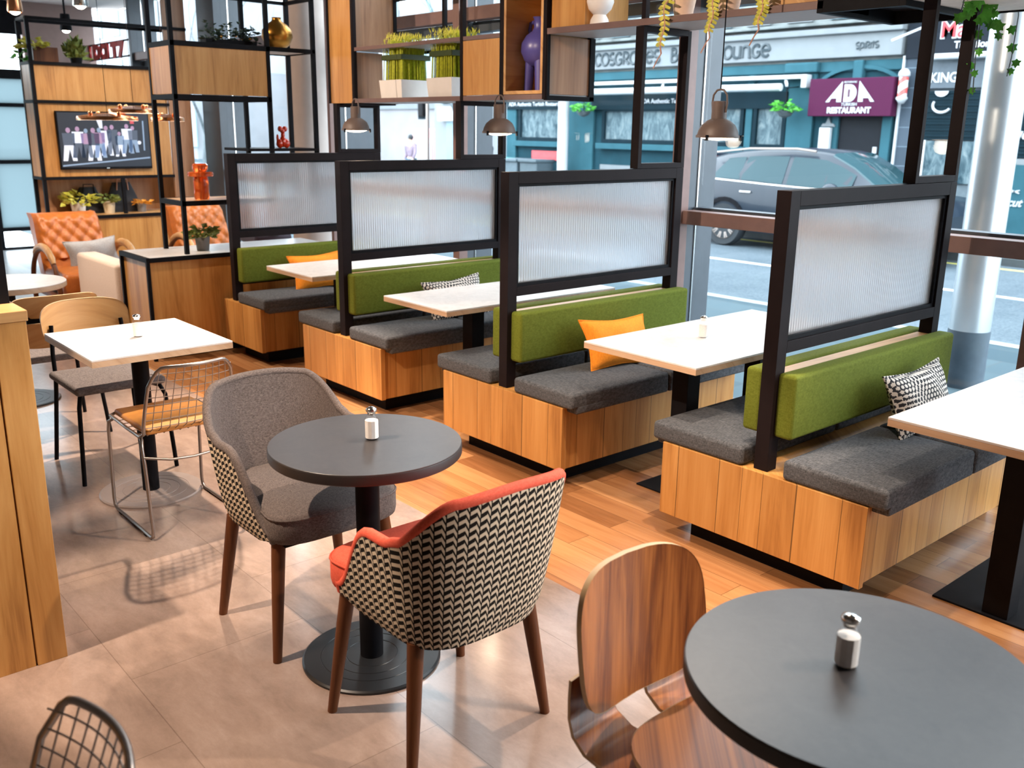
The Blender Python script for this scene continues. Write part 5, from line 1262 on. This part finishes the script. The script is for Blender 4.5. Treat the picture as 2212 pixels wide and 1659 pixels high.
b=MB(); b.box(.35,.62,.25,1.6,1.50,1.545); b.obj('rear_spoiler',m_body,c,smooth=0,bevel=.015)
b=MB(); b.prism([(.03,.90),(.42,1.0),(.40,1.06),(.05,1.03)],.012,.10,'y'); b.prism([(.03,.90),(.42,1.0),(.40,1.06),(.05,1.03)],1.76,1.848,'y'); b.obj('tail_light',plain('tail_red',(.75,.10,.08),.2),c,smooth=0)
b=MB(); b.ball((3.25,-.12,1.08),.13,.10,.085,14,8); b.obj('mirror',m_body,c,smooth=60)
for x in (1.5,2.55): B(x+.0,x+.22,-.022,.0,.93,.955).obj('door_handle',m_chrome,c,smooth=0,bevel=.005)
def wheel(x,y):
    w=T('wheel','','',(0,0,0)); del w['label']; del w['category']; w.parent=c; w.location=(x,y,.37); w.rotation_euler=(PI/2,0,0)
    MB().lathe([(.25,-.1),(.35,-.11),(.37,-.06),(.37,.06),(.35,.11),(.25,.1)],36).obj('tyre',plain('tyre_rubber',(.02,.025,.03),.8),w,smooth=40)
    b=MB().lathe([(.265,.09),(.25,.112),(.24,.09),(.235,-.02),(0,-.02)],32,cap=False)
    for k in range(10):
        a=2*PI*k/10
        for da in (-.09,.09): b.bar((.05*math.cos(a),.05*math.sin(a),.085),(.245*math.cos(a+da),.245*math.sin(a+da),.10),.02,.016)
    b.lathe([(.06,.07),(.055,.1),(0,.1)],16); b.obj('rim',m_steel,w,smooth=40)
for x in (1.2,4.05): wheel(x,.105); wheel(x,1.755)
for x in (1.2,4.05):
    b=MB()
    for k in range(12):
        a0,a1=PI*k/12,PI*(k+1)/12; b.bar((x+.43*math.cos(a0),.03,.37+.43*math.sin(a0)),(x+.43*math.cos(a1),.03,.37+.43*math.sin(a1)),.09,.07)
    b.obj('wheel_arch',m_black,c,smooth=0)
# ================================================================ light
w=bpy.data.worlds.new('sky'); S.world=w; w.use_nodes=True; bg=w.node_tree.nodes['Background']
bg.inputs[0].default_value=(.83,.93,1.0,1); bg.inputs[1].default_value=7.0
def spot(x,y,e,tx=None,ty=None,ang=95,col=(1,.78,.60),z=3.02,tz=0,soft=.035,blend=.35,name='ceiling_spotlight'):
    L=bpy.data.lights.new(name,'SPOT'); L.energy=e; L.color=col; L.spot_size=math.radians(ang); L.spot_blend=blend; L.shadow_soft_size=soft
    o=bpy.data.objects.new(name,L); COL.objects.link(o); o.location=(x,y,z)
    d=Vector(((tx if tx is not None else x)-x,(ty if ty is not None else y)-y,tz-z)); o.rotation_euler=d.to_track_quat('-Z','Y').to_euler()
K=1.0
spot(-1.46,-2.9,430*K,-1.55,-.95,54,soft=.03,blend=.2); spot(2.05,.3,280*K,.6,-1.4,70); spot(-3.5,-.7,600*K,-3.05,-1.25,60); spot(-.6,-.2,190*K,-.75,-1.3,70,soft=.03)
spot(-4.4,-1.0,120*K,-4.1,.1,60); spot(-2.9,-1.1,120*K,-2.6,.05,60); spot(-1.1,-1.1,120*K,-1.0,.05,60); spot(.5,-1.0,110*K,.1,.05,60)
spot(-5.6,-1.9,280*K,-5.2,-.9,75); spot(-7.0,-1.4,190*K,-7.6,-.1,75); spot(-6.6,.2,160*K,-8.8,.5,80); spot(-9.0,-1.5,90*K)
spot(-3.9,-2.6,360*K,-4.0,1.0,42,z=3.3,tz=2.1); spot(-5.6,-2.2,170*K,-5.3,.6,42,z=3.3,tz=2.1); spot(-1.7,-2.4,340*K,-1.7,1.0,42,z=3.3,tz=2.1)
vs_=S.view_settings; S.display_settings.display_device='sRGB'; vs_.view_transform='Standard'; vs_.look='None'; vs_.gamma=1.0; vs_.use_curve_mapping=False; vs_.exposure=0.35
cy=S.cycles; cy.use_denoising=True; cy.max_bounces=10; cy.diffuse_bounces=4; cy.glossy_bounces=4; cy.transmission_bounces=8; cy.transparent_max_bounces=16; cy.caustics_reflective=False; cy.caustics_refractive=True; cy.sample_clamp_indirect=6; cy.blur_glossy=1.0
